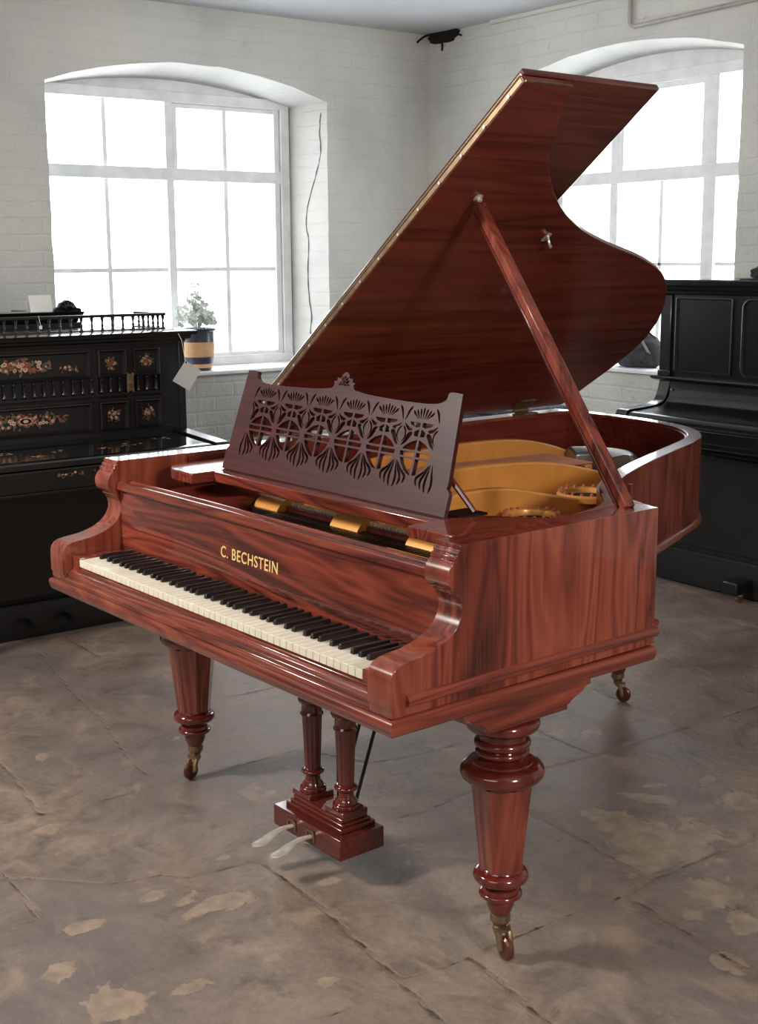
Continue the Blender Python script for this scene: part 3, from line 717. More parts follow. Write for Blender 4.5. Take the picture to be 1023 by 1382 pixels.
for k in range(56):       # overspun bass strings, raised above the others
    t = k/55; tube(bm, [(-0.40+0.27*t, 0.66, 0.880), (-0.405+0.25*t, 1.10, 0.883), (-0.40+0.22*t, 1.60-0.03*t, 0.872)], 0.0022, 5, cap=False)
o = link('bass_strings', bm, M['copper'], GP); o['kind'] = 'stuff'
bm = bmesh.new()
for k in range(120):
    t = k/119; L = 1.75-1.10*t**0.75; x = -0.42+1.02*t
    tube(bm, [(x, 0.66, 0.832), (x-0.02, max(0.8, L), 0.828)], 0.0009, 4, cap=False)
o = link('steel_strings', bm, M['steel'], GP); o['kind'] = 'stuff'
link('bass_bridge', boxes((-0.41, -0.17, 1.53, 1.56, 0.775, 0.870)), M['sound'], GP, bevel=0.004)
# grey hitch arch at the tail
bm = bmesh.new(); arc = [(-0.28+0.17*math.cos(a), 1.66+0.17*math.sin(a)) for a in [math.radians(20+140*k/16) for k in range(17)]]
sweep(bm, arc, [(0, 0.80), (0.0, 0.86), (-0.03, 0.885), (-0.05, 0.885), (-0.10, 0.87), (-0.10, 0.80)])
link('hitch_arch', bm, M['plategrey'], GP, bevel=0.006, smooth=True)

# music desk with fretwork
KL = 0.3; nn = math.sqrt(1+KL*KL)
DX = Matrix(((1, 0, 0, -0.007), (0, KL/nn, -1/nn, 0.3975), (0, 1/nn, KL/nn, 0.9445), (0, 0, 0, 1)))
def slot(cl, wid):
    """leaf-shaped hole along a centre line, widest where wid is largest"""
    P = smooth_path(cl, 5); n = len(P); L, R_ = [], []
    for i, p in enumerate(P):
        a = Vector(P[max(i-1, 0)]); b = Vector(P[min(i+1, n-1)]); t = (b-a).normalized(); nr = Vector((-t.y, t.x))
        s = i/(n-1); w = wid*(math.sin(PI*min(1, max(0, s))**1.6)**0.7 if 0 < s < 1 else 0.0)+0.0006
        L.append(tuple(Vector(p)+nr*w)); R_.append(tuple(Vector(p)-nr*w))
    return L+R_[::-1]
outline = [(-0.482,0.012),(-0.484,0.0),(0.421,0.0),(0.432,0.012),(0.432,0.050),(0.424,0.062)]
outline = [(-0.4525, 0.0), (0.4525, 0.0), (0.4525, 0.050), (0.448, 0.058), (0.441, 0.062), (0.443, 0.075)]
outline += smooth_path([(0.4265,0.273),(0.384,0.273),(0.378,0.257),(0.355,0.246),(0.30,0.242),(0.20,0.243),(0.10,0.247),(0.045,0.253)], 4)
outline += [(0.038,0.262),(0.042,0.270),(0.030,0.272),(0.030,0.281),(0.018,0.279),(0.012,0.290),(0.0,0.296),(-0.012,0.290),(-0.018,0.279),(-0.030,0.281),(-0.030,0.272),(-0.042,0.270),(-0.038,0.262)]
outline += smooth_path([(-0.045,0.253),(-0.10,0.247),(-0.20,0.243),(-0.30,0.242),(-0.355,0.246),(-0.378,0.257),(-0.384,0.273),(-0.4265,0.273)], 4)
outline += [(-0.443,0.075),(-0.441,0.062),(-0.448,0.058),(-0.4525,0.050)]
holes = []
PW = 0.1255; XL, XR = -0.392, 0.392
def clipx(poly):
    out = [(min(max(p[0], XL), XR), p[1]) for p in poly]
    return out if max(p[0] for p in out)-min(p[0] for p in out) > 0.004 else None
def add_hole(poly):
    q = clipx(poly)
    if q: holes.append(q)
for k in range(-3, 4):
    c = k*PW
    for sgn in (1, -1):
        # fan of drooping petals
        for j in (0.5, 1.5, 2.5):
            x1 = c+sgn*j*0.0155
            if not (XL < x1 < XR): continue
            holes.append(slot([(c+sgn*(0.0016+j*0.0030), 0.108-j*0.0015), (c+sgn*(0.003+j*0.0075), 0.088), (x1+sgn*0.0035, 0.062+j*0.004), (x1-sgn*0.001, 0.040+j*0.006)], 0.0034))
        if not (XL < c+sgn*0.03 < XR): continue
        # scrolling leaves and the bud outline
        holes.append(slot([(c+sgn*0.006, 0.142), (c+sgn*0.016, 0.150), (c+sgn*0.027, 0.166), (c+sgn*0.038, 0.172)], 0.0062))
        holes.append(slot([(c+sgn*0.0035, 0.148), (c+sgn*0.0135, 0.160), (c+sgn*0.0125, 0.175), (c+sgn*0.0025, 0.186)], 0.0022))
        holes.append(slot([(c+sgn*0.006, 0.193), (c+sgn*0.014, 0.186), (c+sgn*0.024, 0.181), (c+sgn*0.036, 0.180)], 0.0036))
        holes.append(slot([(c+sgn*0.0035, 0.200), (c+sgn*0.008, 0.210), (c+sgn*0.013, 0.222), (c+sgn*0.022, 0.233)], 0.0030))
    for sgn in (1, -1):
        m_ = c+PW/2; L = lambda pts: add_hole([(m_+sgn*p[0], p[1]) for p in pts])
        if not (XL-0.01 < m_+sgn*0.03 < XR+0.01): continue
        L([(0.0035, 0.114), (0.050, 0.114), (0.042, 0.100), (0.030, 0.088), (0.017, 0.079), (0.0035, 0.076)])
        L([(0.0035, 0.119), (0.052, 0.119), (0.054, 0.129), (0.0035, 0.129)])
        L([(0.0035, 0.134), (0.048, 0.134), (0.042, 0.141), (0.028, 0.150), (0.0035, 0.158)])
        L([(0.0035, 0.165), (0.018, 0.166), (0.020, 0.176), (0.0035, 0.183)])
        L([(0.0035, 0.188), (0.016, 0.186), (0.036, 0.191), (0.040, 0.198), (0.0035, 0.198)])
    for j in (-3, -2, -1, 0, 1, 2, 3):
        cc = c+PW/2; x = cc+j*0.0085
        if XL < x < XR: holes.append(slot([(cc+j*0.0052, 0.206), (x, 0.215), (x+j*0.0015, 0.224-abs(j)*0.002), (x+j*0.0035, 0.233-abs(j)*0.003)], 0.0026))
DESK = curve_mesh('music_desk', [outline]+holes, 0.011, M['desk'], GP, xf=DX)
bv = DESK.modifiers.new('bevel', 'BEVEL'); bv.width = 0.0009; bv.segments = 1; bv.limit_method = 'ANGLE'
# carved rosette in the crest
bm = bmesh.new()
for k in range(7):
    a = PI*(k/6); tube(bm, [(0.0+0.002*math.cos(a), 0.262, 0.006), (0.010*math.cos(a), 0.262+0.012*math.sin(a)+0.004, 0.0095), (0.022*math.cos(a), 0.262+0.024*math.sin(a), 0.0065)], [0.001, 0.0035, 0.001], 6)
bmesh.ops.transform(bm, matrix=DX, verts=bm.verts); link('carved_crest', bm, M['desk'], DESK, smooth=True)
# brass pivot and the stay behind the desk
bm = bmesh.new(); tube(bm, [(0.405, 0.440, 1.030), (0.468, 0.462, 0.953)], 0.007, 8); link('desk_stay', bm, M['wood_dark'], GP, smooth=True)
bm = bmesh.new(); tube(bm, [(-0.36, 0.445, 1.03), (-0.38, 0.47, 0.946)], 0.007, 8); link('desk_stay', bm, M['wood_dark'], GP, smooth=True)
link('desk_runner', boxes((0.40, 0.47, 0.42, 0.50, 0.9425, 0.9475)), M['ebony'], GP)

# lid -- hinged along the bass side, raised on the prop
AL = math.radians(37.2); HX, HZ = -0.735, 0.975
LM = Matrix(((math.cos(AL), 0, -math.sin(AL), HX), (0, 1, 0, 0), (math.sin(AL), 0, math.cos(AL), HZ), (0, 0, 0, 1)))
LO = [(0.0, 0.620), (1.484, 0.620), (1.484, 0.770)]
LO += [(p[0], p[1]) for p in smooth_path([(1.484,0.772),(1.440,0.786),(1.385,0.812),(1.311,0.856),(1.250,0.895),(1.195,0.942),(1.126,1.020),(1.068,1.10),(1.028,1.168),(0.979,1.268),(0.930,1.40),(0.893,1.52),(0.868,1.60),(0.838,1.68),(0.800,1.765),(0.755,1.835),(0.700,1.90),(0.640,1.955),(0.565,2.01),(0.48,2.055),(0.38,2.08),(0.26,2.075),(0.12,2.045),(0.0,2.02)], 4)]
bm = bmesh.new(); prism(bm, LO, 0.0, 0.017, 2); bmesh.ops.transform(bm, matrix=LM, verts=bm.verts)
LID = link('lid', bm, M['wood_lid'], GP, bevel=0.003)
bm = bmesh.new(); prism(bm, [(0.0, 0.632), (1.486, 0.632), (1.486, 1.085), (0.0, 1.085)], 0.022, 0.039, 2); bmesh.ops.transform(bm, matrix=LM, verts=bm.verts)
FLAP = link('lid_flap', bm, M['flap'], GP, bevel=0.004); FLAP['label'] = 'front flap folded back over the lid'
bm = bmesh.new(); box(bm, 0.01, 1.478, 0.6185, 0.6205, 0.004, 0.015); box(bm, 0.01, 1.478, 0.630, 0.6325, 0.024, 0.031)
tube(bm, [(0.01, 0.622, 0.0195), (1.478, 0.622, 0.0195)], 0.003, 8)
bmesh.ops.transform(bm, matrix=LM, verts=bm.verts); HG = link('lid_hinge', bm, M['brass_hinge'], GP, smooth=True); HG['label'] = 'long brass hinge joining lid and flap'
for k in range(15):
    s = 0.10+k*0.095; bm = bmesh.new(); tube(bm, [(s, 0.618, 0.007), (s, 0.6155, 0.007)], 0.0035, 8); bmesh.ops.transform(bm, matrix=LM, verts=bm.verts)
    link('hinge_screw', bm, M['silver'], HG)
bm = bmesh.new(); box(bm, 1.482, 1.4865, 0.622, 0.768, -0.001, 0.003); bmesh.ops.transform(bm, matrix=LM, verts=bm.verts); link('lid_edge_strip', bm, M['brass_hinge'], LID)
# prop cup, catch and spine hinges
bm = bmesh.new(); lathe(bm, [(0.013, -0.001), (0.013, -0.003), (0.008, -0.005), (0.007, -0.012), (0.004, -0.014)], 1.108, 0.765, 16); bmesh.ops.transform(bm, matrix=LM, verts=bm.verts); link('prop_cup', bm, M['silver'], LID, smooth=True)
bm = bmesh.new(); box(bm, 0.945, 0.975, 1.12, 1.135, -0.003, 0.0); tube(bm, smooth_path([(0.965, 1.128, -0.002), (0.962, 1.125, -0.018), (0.950, 1.135, -0.026), (0.942, 1.15, -0.016)], 4), 0.004, 6); bmesh.ops.transform(bm, matrix=LM, verts=bm.verts); link('lid_catch', bm, M['silver'], LID, smooth=True)
for y in (0.85, 1.35, 1.80):
    bm = bmesh.new(); box(bm, 0.015, 0.06, y-0.035, y+0.035, -0.004, 0.0); bmesh.ops.transform(bm, matrix=LM, verts=bm.verts)
    box(bm, -0.722, -0.675, y-0.035, y+0.035, 0.963, 0.967); tube(bm, [(-0.728, y-0.035, 0.971), (-0.728, y+0.035, 0.971)], 0.006, 8); link('spine_hinge', bm, M['brass'], GP)
# prop stick
def bar(bm, p, q, w, h, up=(0, 1, 0)):
    p, q = Vector(p), Vector(q); t = (q-p).normalized(); u = Vector(up); u = (u-t*u.dot(t)).normalized(); s = t.cross(u)
    A = [bm.verts.new(p+u*a*w/2+s*b_*h/2) for a, b_ in ((-1,-1),(1,-1),(1,1),(-1,1))]; B = [bm.verts.new(q+u*a*w/2+s*b_*h/2) for a, b_ in ((-1,-1),(1,-1),(1,1),(-1,1))]
    bm.faces.new(A); bm.faces.new(B[::-1])
    for i in range(4): bm.faces.new((A[i], A[(i+1) % 4], B[(i+1) % 4], B[i]))
bm = bmesh.new(); p0, p1 = Vector((0.690, 0.712, 0.962)), Vector((0.152, 0.764, 1.628))
bar(bm, p0, p1, 0.030, 0.021); PR = link('lid_prop', bm, M['wood_z'], GP, bevel=0.003)
bm = bmesh.new(); q0 = p0.lerp(p1, 0.02)+Vector((-0.014, 0, -0.012)); q1 = p0.lerp(p1, 0.985)+Vector((-0.012, 0, -0.010)); bar(bm, q0, q1, 0.024, 0.008); link('short_prop', bm, M['wood_dark'], PR, bevel=0.002)
bm = bmesh.new(); bar(bm, p1, p1+Vector((-0.012, 0, 0.015)), 0.012, 0.012); link('prop_tip', bm, M['brass'], PR)
# little turned lid button on the bentside
bm = bmesh.new(); tube(bm, [(0.455, 0.975, 0.93), (0.49, 0.955, 0.925)], [0.009, 0.006], 10); tube(bm, [(0.488, 0.955, 0.905), (0.490, 0.955, 0.962)], [0.007, 0.005], 8); link('lid_button', bm, M['wood_dark'], GP, smooth=True)

# legs
def caster(parent, x, y, rz, s=1.0):
    bm = bmesh.new(); lathe(bm, [(0.015, 0.104), (0.0225, 0.100), (0.0225, 0.084), (0.018, 0.080), (0.014, 0.070), (0.012, 0.066)], x, y, 20); link('caster_ferrule', bm, M['brass'], parent, smooth=True)
    c, sn = math.cos(rz), math.sin(rz)
    def T(p): return (x+p[0]*c-p[1]*sn, y+p[0]*sn+p[1]*c, p[2])
    bm = bmesh.new(); lathe(bm, [(0.010, 0.082), (0.010, 0.060)], x, y, 12)
    for sd in (-1, 1):
        pts = [T((0.0, sd*0.010, 0.068)), T((0.014, sd*0.013, 0.056)), T((0.022, sd*0.0135, 0.026))]
        tube(bm, pts, [0.010, 0.008, 0.007], 8)
    tube(bm, [T((0.022, -0.018, 0.026)), T((0.022, 0.018, 0.026))], 0.005, 8)
    lathe(bm, [(0.004, 0.072), (0.020, 0.070), (0.020, 0.064), (0.004, 0.062)], *T((0.006, 0, 0))[:2], 16)
    link('caster_fork', bm, M['brass'], parent, smooth=True)
    bm = bmesh.new(); prof = [(0.008, -0.009), (0.022, -0.008), (0.0262, -0.004), (0.0262, 0.004), (0.022, 0.008), (0.008, 0.009)]
    n = 28; rings = []
    for r, w in prof: rings.append([bm.verts.new(T((0.022+r*math.cos(2*PI*k/n), w, 0.0262+r*math.sin(2*PI*k/n)))) for k in range(n)])
    for a, b_ in zip(rings, rings[1:]):
        for k in range(n): bm.faces.new((a[k], a[(k+1) % n], b_[(k+1) % n], b_[k]))
    bm.faces.new(rings[0]); bm.faces.new(rings[-1][::-1]); link('caster_wheel', bm, M['wheel'], parent, smooth=True)
def arcp(r, z, rr, n=6, a0=-90, a1=90):
    """half-round torus section bulging to radius r"""
    return [(r-rr+rr*math.cos(math.radians(a0+(a1-a0)*k/n))*1.0, z-(-math.sin(math.radians(a0+(a1-a0)*k/n)))*0-0+rr*math.sin(math.radians(a1-(a1-a0)*k/n))) for k in range(n+1)]
TOP = [(0.066,0.562)]+arcp(0.080,0.538,0.015)+[(0.056,0.519),(0.050,0.515),(0.050,0.508)]+arcp(0.061,0.494,0.010)+[(0.052,0.482)]+arcp(0.058,0.474,0.007)+[(0.048,0.465),(0.046,0.460),(0.058,0.457),(0.066,0.455),(0.067,0.452),(0.074,0.451)]+arcp(0.0915,0.431,0.019)+[(0.068,0.409),(0.064,0.402),(0.060,0.398)]
LOW = [(0.040,0.216),(0.046,0.211),(0.048,0.207)]+arcp(0.061,0.191,0.014)+[(0.036,0.174),(0.031,0.170),(0.030,0.166),(0.038,0.163),(0.040,0.158)]+arcp(0.0475,0.148,0.007)+[(0.036,0.139),(0.030,0.136),(0.031,0.132),(0.030,0.122),(0.026,0.110),(0.022,0.103),(0.014,0.102)]
def leg(x, y, rz, first=True):
    bm = bmesh.new(); lathe(bm, TOP, x, y, 48)
    o = link('leg', bm, M['wood_dark'], GP, smooth=True)
    bm = bmesh.new(); lathe(bm, [(0.069, 0.405), (0.068, 0.395), (0.0485, 0.214), (0.0485, 0.208)], x, y, 8, ang0=PI/8)
    link('leg_shaft', bm, M['wood_z'], o, bevel=0.0015)
    bm = bmesh.new(); lathe(bm, LOW, x, y, 40); link('leg_foot', bm, M['wood_dark'], o, smooth=True)
    bm = bmesh.new()
    def ring(hx, hy, z):
        xo = min(x+hx, 0.722) if x > 0.1 else x+hx; xi = max(x-hx, -0.722) if x < -0.5 else x-hx
        return [(xi, y-hy, z), (xo, y-hy, z), (xo, y+hy, z), (xi, y+hy, z)]
    lv = [(0.098,0.185,0.617),(0.098,0.185,0.603),(0.092,0.170,0.600),(0.090,0.158,0.590),(0.082,0.136,0.582),(0.079,0.126,0.576),(0.079,0.122,0.572),(0.078,0.115,0.570),(0.078,0.115,0.559)]
    if y > 1: lv = [(a, min(b_, 0.14), z+(0.06 if z > 0.61 else 0.0)) for a, b_, z in lv]
    rg = [[bm.verts.new(p) for p in ring(*l)] for l in lv]
    for a, b_ in zip(rg, rg[1:]):
        for i in range(4): bm.faces.new((a[i], a[(i+1) % 4], b_[(i+1) % 4], b_[i]))
    bm.faces.new(rg[0]); bm.faces.new(rg[-1][::-1]); link('leg_block', bm, M['wood_y'], o, bevel=0.0015)
    caster(o, x, y, rz)
leg(0.642, 0.385, math.radians(-10)); leg(-0.642, 0.385, math.radians(-75)); leg(-0.290, 1.85, math.radians(20))

# pedal lyre
LX, LY = 0.034, 0.372
bm = boxes((LX-0.142, LX+0.142, 0.300, 0.437, 0.066, 0.120)); 
LY_ = link('pedal_box', bm, M['wood_base'], GP, bevel=0.002)
bm = bmesh.new()
for hx, ya, yb, z0, z1 in ((0.118, 0.322, 0.430, 0.119, 0.132), (0.110, 0.330, 0.422, 0.131, 0.140), (0.103, 0.335, 0.417, 0.139, 0.150)):
    box(bm, LX-hx, LX+hx, ya, yb, z0, z1)
link('lyre_plinth', bm, M['wood_base'], LY_, bevel=0.003)
PIL = [(0.036,0.150),(0.036,0.162)]+arcp(0.034,0.170,0.007)+[(0.026,0.182),(0.021,0.190),(0.0195,0.200),(0.022,0.208)]+arcp(0.030,0.216,0.006)[::-1][::-1]+[(0.022,0.224)]
def pillar(x, y):
    bm = bmesh.new(); box(bm, x-0.038, x+0.038, y-0.038, y+0.038, 0.149, 0.163)
    pr = [(0.034,0.162),(0.035,0.167),(0.034,0.172),(0.028,0.176),(0.027,0.182),(0.020,0.190),(0.019,0.203),(0.0225,0.207),(0.029,0.211),(0.030,0.215),(0.028,0.219),(0.022,0.222)]
    lathe(bm, pr, x, y, 28)
    o = link('lyre_pillar', bm, M['wood_dark'], LY_, bevel=0.001, smooth=True)
    bm = bmesh.new(); n = 60; rings = []      # fluted shaft swelling upward
    for t in range(9):
        z = 0.221+0.144*t/8; r = 0.0205+0.0055*t/8
        rings.append([bm.verts.new((x+(r-0.0022*(0.5+0.5*math.cos(12*2*PI*k/n)))*math.cos(2*PI*k/n), y+(r-0.0022*(0.5+0.5*math.cos(12*2*PI*k/n)))*math.sin(2*PI*k/n), z)) for k in range(n)])
    for a, b_ in zip(rings, rings[1:]):
        for k in range(n): bm.faces.new((a[k], a[(k+1) % n], b_[(k+1) % n], b_[k]))
    link('fluted_shaft', bm, M['wood_dark'], o, smooth=True)
    bm = bmesh.new(); lathe(bm, [(0.025,0.363),(0.029,0.365),(0.030,0.369),(0.028,0.373),(0.0265,0.376),(0.0265,0.393),(0.029,0.397),(0.034,0.401),(0.036,0.407),(0.034,0.413),(0.028,0.418),(0.028,0.44),(0.036,0.56),(0.036,0.622)], x, y, 28)
    link('pillar_capital', bm, M['wood_dark'], o, smooth=True)
for sx in (-1, 1): pillar(LX-0.004+sx*0.070, 0.378)
for sx in (-1, 1):
    x = LX+sx*0.040-0.02
    bm = bmesh.new(); P = smooth_path([(x, 0.305, 0.088), (x, 0.27, 0.090), (x-0.002, 0.24, 0.082), (x-0.004, 0.215, 0.071), (x-0.006, 0.185, 0.066)], 5)
    n = 12; rings = []
    for i, p in enumerate(P):
        s = i/(len(P)-1); w = 0.009 if s < 0.35 else 0.009+0.0085*math.sin(PI/2*min(1, (s-0.35)/0.4)); 
        if s > 0.85: w *= max(0.30, math.cos((s-0.85)/0.15*PI/2.4))
        rings.append([bm.verts.new((p[0]+w*math.cos(2*PI*k/n), p[1], p[2]+0.0045*math.sin(2*PI*k/n))) for k in range(n)])
    for a, b_ in zip(rings, rings[1:]):
        for k in range(n): bm.faces.new((a[k], a[(k+1) % n], b_[(k+1) % n], b_[k]))
    bm.faces.new(rings[0]); bm.faces.new(rings[-1][::-1])
    pd = link('pedal', bm, M['silver'], LY_, smooth=True)
    bm = boxes((x-0.018, x-0.013, 0.297, 0.3005, 0.076, 0.106), (x+0.013, x+0.018, 0.297, 0.3005, 0.076, 0.106), (x-0.018, x+0.018, 0.297, 0.3005, 0.101, 0.106)); link('pedal_escutcheon', bm, M['brass'], LY_)
for p, q in (((LX+0.012, 0.395, 0.15), (LX+0.012, 0.395, 0.62)), ((LX+0.030, 0.43, 0.13), (LX+0.035, 0.60, 0.62)), ((LX-0.03, 0.43, 0.13), (LX-0.03, 0.60, 0.62))):
    bm = bmesh.new(); tube(bm, [p, q], 0.0045, 8); link('pedal_rod', bm, M['rod'], LY_, smooth=True)

# ------------------------------------------------------------------ inlaid black upright by the left window (its face looks towards +x)
UP = thing('upright_piano', 'black upright piano with floral inlaid panels and a spindle gallery, below the left window', 'piano', (-2.5, 0.56, 0))
UO = Vector((2.5, -0.56, 0))
def up(name, bm, mat, parent=None, **kw):
    bmesh.ops.translate(bm, vec=UO, verts=bm.verts); return link(name, bm, mat, parent or UP, **kw)
Y0, Y1 = -0.135, 1.262
XF = -2.36       # face of the upper case
bm = boxes((-2.75, XF-0.012, Y0, Y1, 0.03, 1.165)); up('case', bm, M['blackmatt'], bevel=0.004)
# side ends, keeping the slightly raised stiles either side
up('case_end', boxes((-2.75, XF+0.006, Y1-0.022, Y1+0.006, 0.76, 1.17)), M['blackmatt'], bevel=0.003)
up('case_end', boxes((-2.75, XF+0.006, Y0-0.006, Y0+0.022, 0.76, 1.17)), M['blackmatt'], bevel=0.003)
# cornice
bm = bmesh.new(); pr = [(0, 1.155), (0.008, 1.16), (0.012, 1.172), (0.026, 1.178), (0.03, 1.188), (0.046, 1.193), (0.05, 1.203), (0.050, 1.211), (0.040, 1.214), (-0.06, 1.214), (-0.06, 1.155)]
sweep(bm, [(-2.75, Y0), (XF-0.005, Y0), (XF-0.005, Y1), (-2.75, Y1)], pr); up('cornice', bm, M['black'], smooth=True)
up('top_lid', boxes((-2.75, XF-0.03, Y0+0.02, Y1-0.02, 1.18, 1.216)), M['black'], bevel=0.003)
# stiles and rails framing the panels
up('panel_frame', boxes((XF-0.014, XF, Y0+0.02, Y1-0.02, 1.146, 1.17), (XF-0.014, XF, Y0+0.02, Y1-0.02, 1.030, 1.036), (XF-0.014, XF, Y0+0.02, Y1-0.02, 0.952, 0.966), (XF-0.014, XF, Y0+0.02, Y1-0.02, 0.785, 0.815), (XF-0.0145, XF-0.0005, 0.835, 0.872, 0.78, 1.16), (XF-0.0145, XF-0.0005, 0.998, 1.03, 0.78, 1.16), (XF-0.0145, XF-0.0005, 1.152, Y1-0.02, 0.78, 1.16), (XF-0.0145, XF-0.0005, 0.255, 0.29, 0.78, 1.16), (XF-0.0145, XF-0.0005, Y0, 0.10, 0.78, 1.16), (XF-0.014, XF, Y0+0.02, Y1-0.02, 0.932, 0.944)), M['blackmatt'], bevel=0.002)
def panel(y0, y1, z0, z1):
    bm = bmesh.new(); w = 0.013
    # picture-frame moulding: bevelled border rising round a sunk field
    o = [(y0, z0), (y1, z0), (y1, z1), (y0, z1)]; i1 = [(y0+w*0.5, z0+w*0.5), (y1-w*0.5, z0+w*0.5), (y1-w*0.5, z1-w*0.5), (y0+w*0.5, z1-w*0.5)]; i2 = [(y0+w, z0+w), (y1-w, z0+w), (y1-w, z1-w), (y0+w, z1-w)]
    R0 = [bm.verts.new((XF-0.006, *p)) for p in o]; R1 = [bm.verts.new((XF+0.006, *p)) for p in o]; R2 = [bm.verts.new((XF+0.008, *p)) for p in i1]; R3 = [bm.verts.new((XF-0.006, *p)) for p in i2]
    for a, b_ in ((R0, R1), (R1, R2), (R2, R3)):
        for k in range(4): bm.faces.new((a[k], a[(k+1) % 4], b_[(k+1) % 4], b_[k]))
    bm.faces.new(R3)
    return up('inlaid_panel', bm, M['blackmatt'])
def disc(bm, x, y, z, r, petals=0, mi=0, rot=0.0, asp=1.0):
    n = 14 if not petals else petals*6
    v = []
    for k in range(n):
        a = 2*PI*k/n; rr = r*(0.72+0.28*abs(math.cos(petals*a/2+rot))) if petals else r
        v.append(bm.verts.new((x, y+rr*math.cos(a+rot), z+rr*asp*math.sin(a+rot))))
    w = [bm.verts.new((x-0.0016, q.co.y, q.co.z)) for q in v]
    f = bm.faces.new(v); f.material_index = mi
    for k in range(n):
        g = bm.faces.new((v[k], v[(k+1) % n], w[(k+1) % n], w[k])); g.material_index = mi
def leafq(bm, x, y, z, ang, L, w, mi):
    c, s = math.cos(ang), math.sin(ang); pts = [(0, 0), (L*0.35, w), (L*0.7, w*0.8), (L, 0), (L*0.7, -w*0.8), (L*0.35, -w)]
    v = [bm.verts.new((x, y+p[0]*c-p[1]*s, z+p[0]*s+p[1]*c)) for p in pts]; f = bm.faces.new(v); f.material_index = mi
    w_ = [bm.verts.new((x-0.0014, q.co.y, q.co.z)) for q in v]
    for k in range(6): g = bm.faces.new((v[k], v[(k+1) % 6], w_[(k+1) % 6], w_[k])); g.material_index = mi
def bouquet(parent, yc, zc, ry, rz, nfl, seed, sz=0.007, centre=False, x=XF-0.0035):
    rnd = random.Random(seed); bm = bmesh.new()
    for k in range(int(nfl*2.4)):
        a = rnd.uniform(0, 2*PI); r = rnd.random()**0.6; leafq(bm, x+0.0002*(k % 5), yc+ry*r*math.cos(a), zc+rz*r*math.sin(a), rnd.uniform(0, 6.28), sz*1.9, sz*0.42, 2 if k % 3 else 1)
    for k in range(nfl):
        a = rnd.uniform(0, 2*PI); r = rnd.random()**0.7*0.88; s = sz*rnd.uniform(0.6, 1.25)*(1.15-0.5*r)
        y, z = yc+ry*r*math.cos(a), zc+rz*r*math.sin(a); xx = x+0.0014+0.0002*k/nfl*5
        disc(bm, xx, y, z, s, 5, 0 if rnd.random() < 0.68 else 1, rnd.random()*3); disc(bm, xx+0.0008, y, z, s*0.3, 0, 1)
    if centre:
        disc(bm, x+0.0035, yc, zc, 0.042, 8, 1, 0, 0.55); disc(bm, x+0.0042, yc, zc, 0.032, 8, 0, 0, 0.5); disc(bm, x+0.0048, yc, zc, 0.024, 0, 3, 0, 0.5); disc(bm, x+0.0054, yc, zc, 0.012, 6, 0, 0, 0.6)
    return up('floral_inlay', bm, [M['cream'], M['rust'], M['leafinlay'], M['black']], parent)
p = panel(0.29, 0.835, 1.034, 1.146); bouquet(p, 0.555, 1.094, 0.125, 0.028, 34, 3, 0.0105); bouquet(p, 0.745, 1.075, 0.05, 0.012, 8, 4, 0.006); bouquet(p, 0.375, 1.078, 0.05, 0.012, 8, 14, 0.006)
p = panel(0.29, 0.835, 0.815, 0.932); bouquet(p, 0.555, 0.878, 0.18, 0.028, 44, 5, 0.0085, True)
for i, (a, b_) in enumerate(((0.872, 0.998), (1.03, 1.152))):
    p = panel(a, b_, 1.034, 1.146); bouquet(p, (a+b_)/2, 1.090, 0.030, 0.032, 13, 10+i, 0.007)
    p = panel(a, b_, 0.815, 0.932); bouquet(p, (a+b_)/2, 0.873, 0.030, 0.032, 13, 20+i, 0.007)
for i, (a, b_) in enumerate(((0.10, 0.255),)):
    for z0, z1 in ((1.034, 1.146), (0.815, 0.932)): p = panel(a, b_, z0, z1); bouquet(p, (a+b_)/2, (z0+z1)/2, 0.032, 0.032, 12, int(40+z0*10), 0.007)
# row of short split spindles between the panels
k = 0; y = 0.31
while y < 1.14:
    if not (0.99 < y < 1.035):
        bm = bmesh.new(); lathe(bm, [(0.004, 0.966), (0.0075, 0.972), (0.0035, 0.980), (0.007, 0.998), (0.0035, 1.015), (0.0075, 1.023), (0.004, 1.030)], XF-0.001, y, 10); up('split_spindle', bm, M['black'], smooth=True)
    y += 0.041
# brass sconce plate
bm = bmesh.new(); n = 40; pts = []
for k in range(n):
    a = 2*PI*k/n; r = 0.020+0.005*math.cos(4*a+PI)+0.002*math.cos(8*a); pts.append((1.012+r*0.85*math.cos(a)*(0.7+0.3*abs(math.sin(a))**2+0.25*abs(math.cos(a))**6), 1.005+2.1*r*math.sin(a)))
prism(bm, pts, XF-0.001, XF+0.010, 0); sc = up('candle_sconce_plate', bm, M['brass'], bevel=0.003); sc['label'] = 'scrolled brass sconce plate'
bm = bmesh.new(); 
for z in (1.005,): tube(bm, [(XF+0.008, 1.012, z), (XF+0.022, 1.012, z)], [0.008, 0.004], 10)
up('sconce_boss', bm, M['brass'], sc, smooth=True)
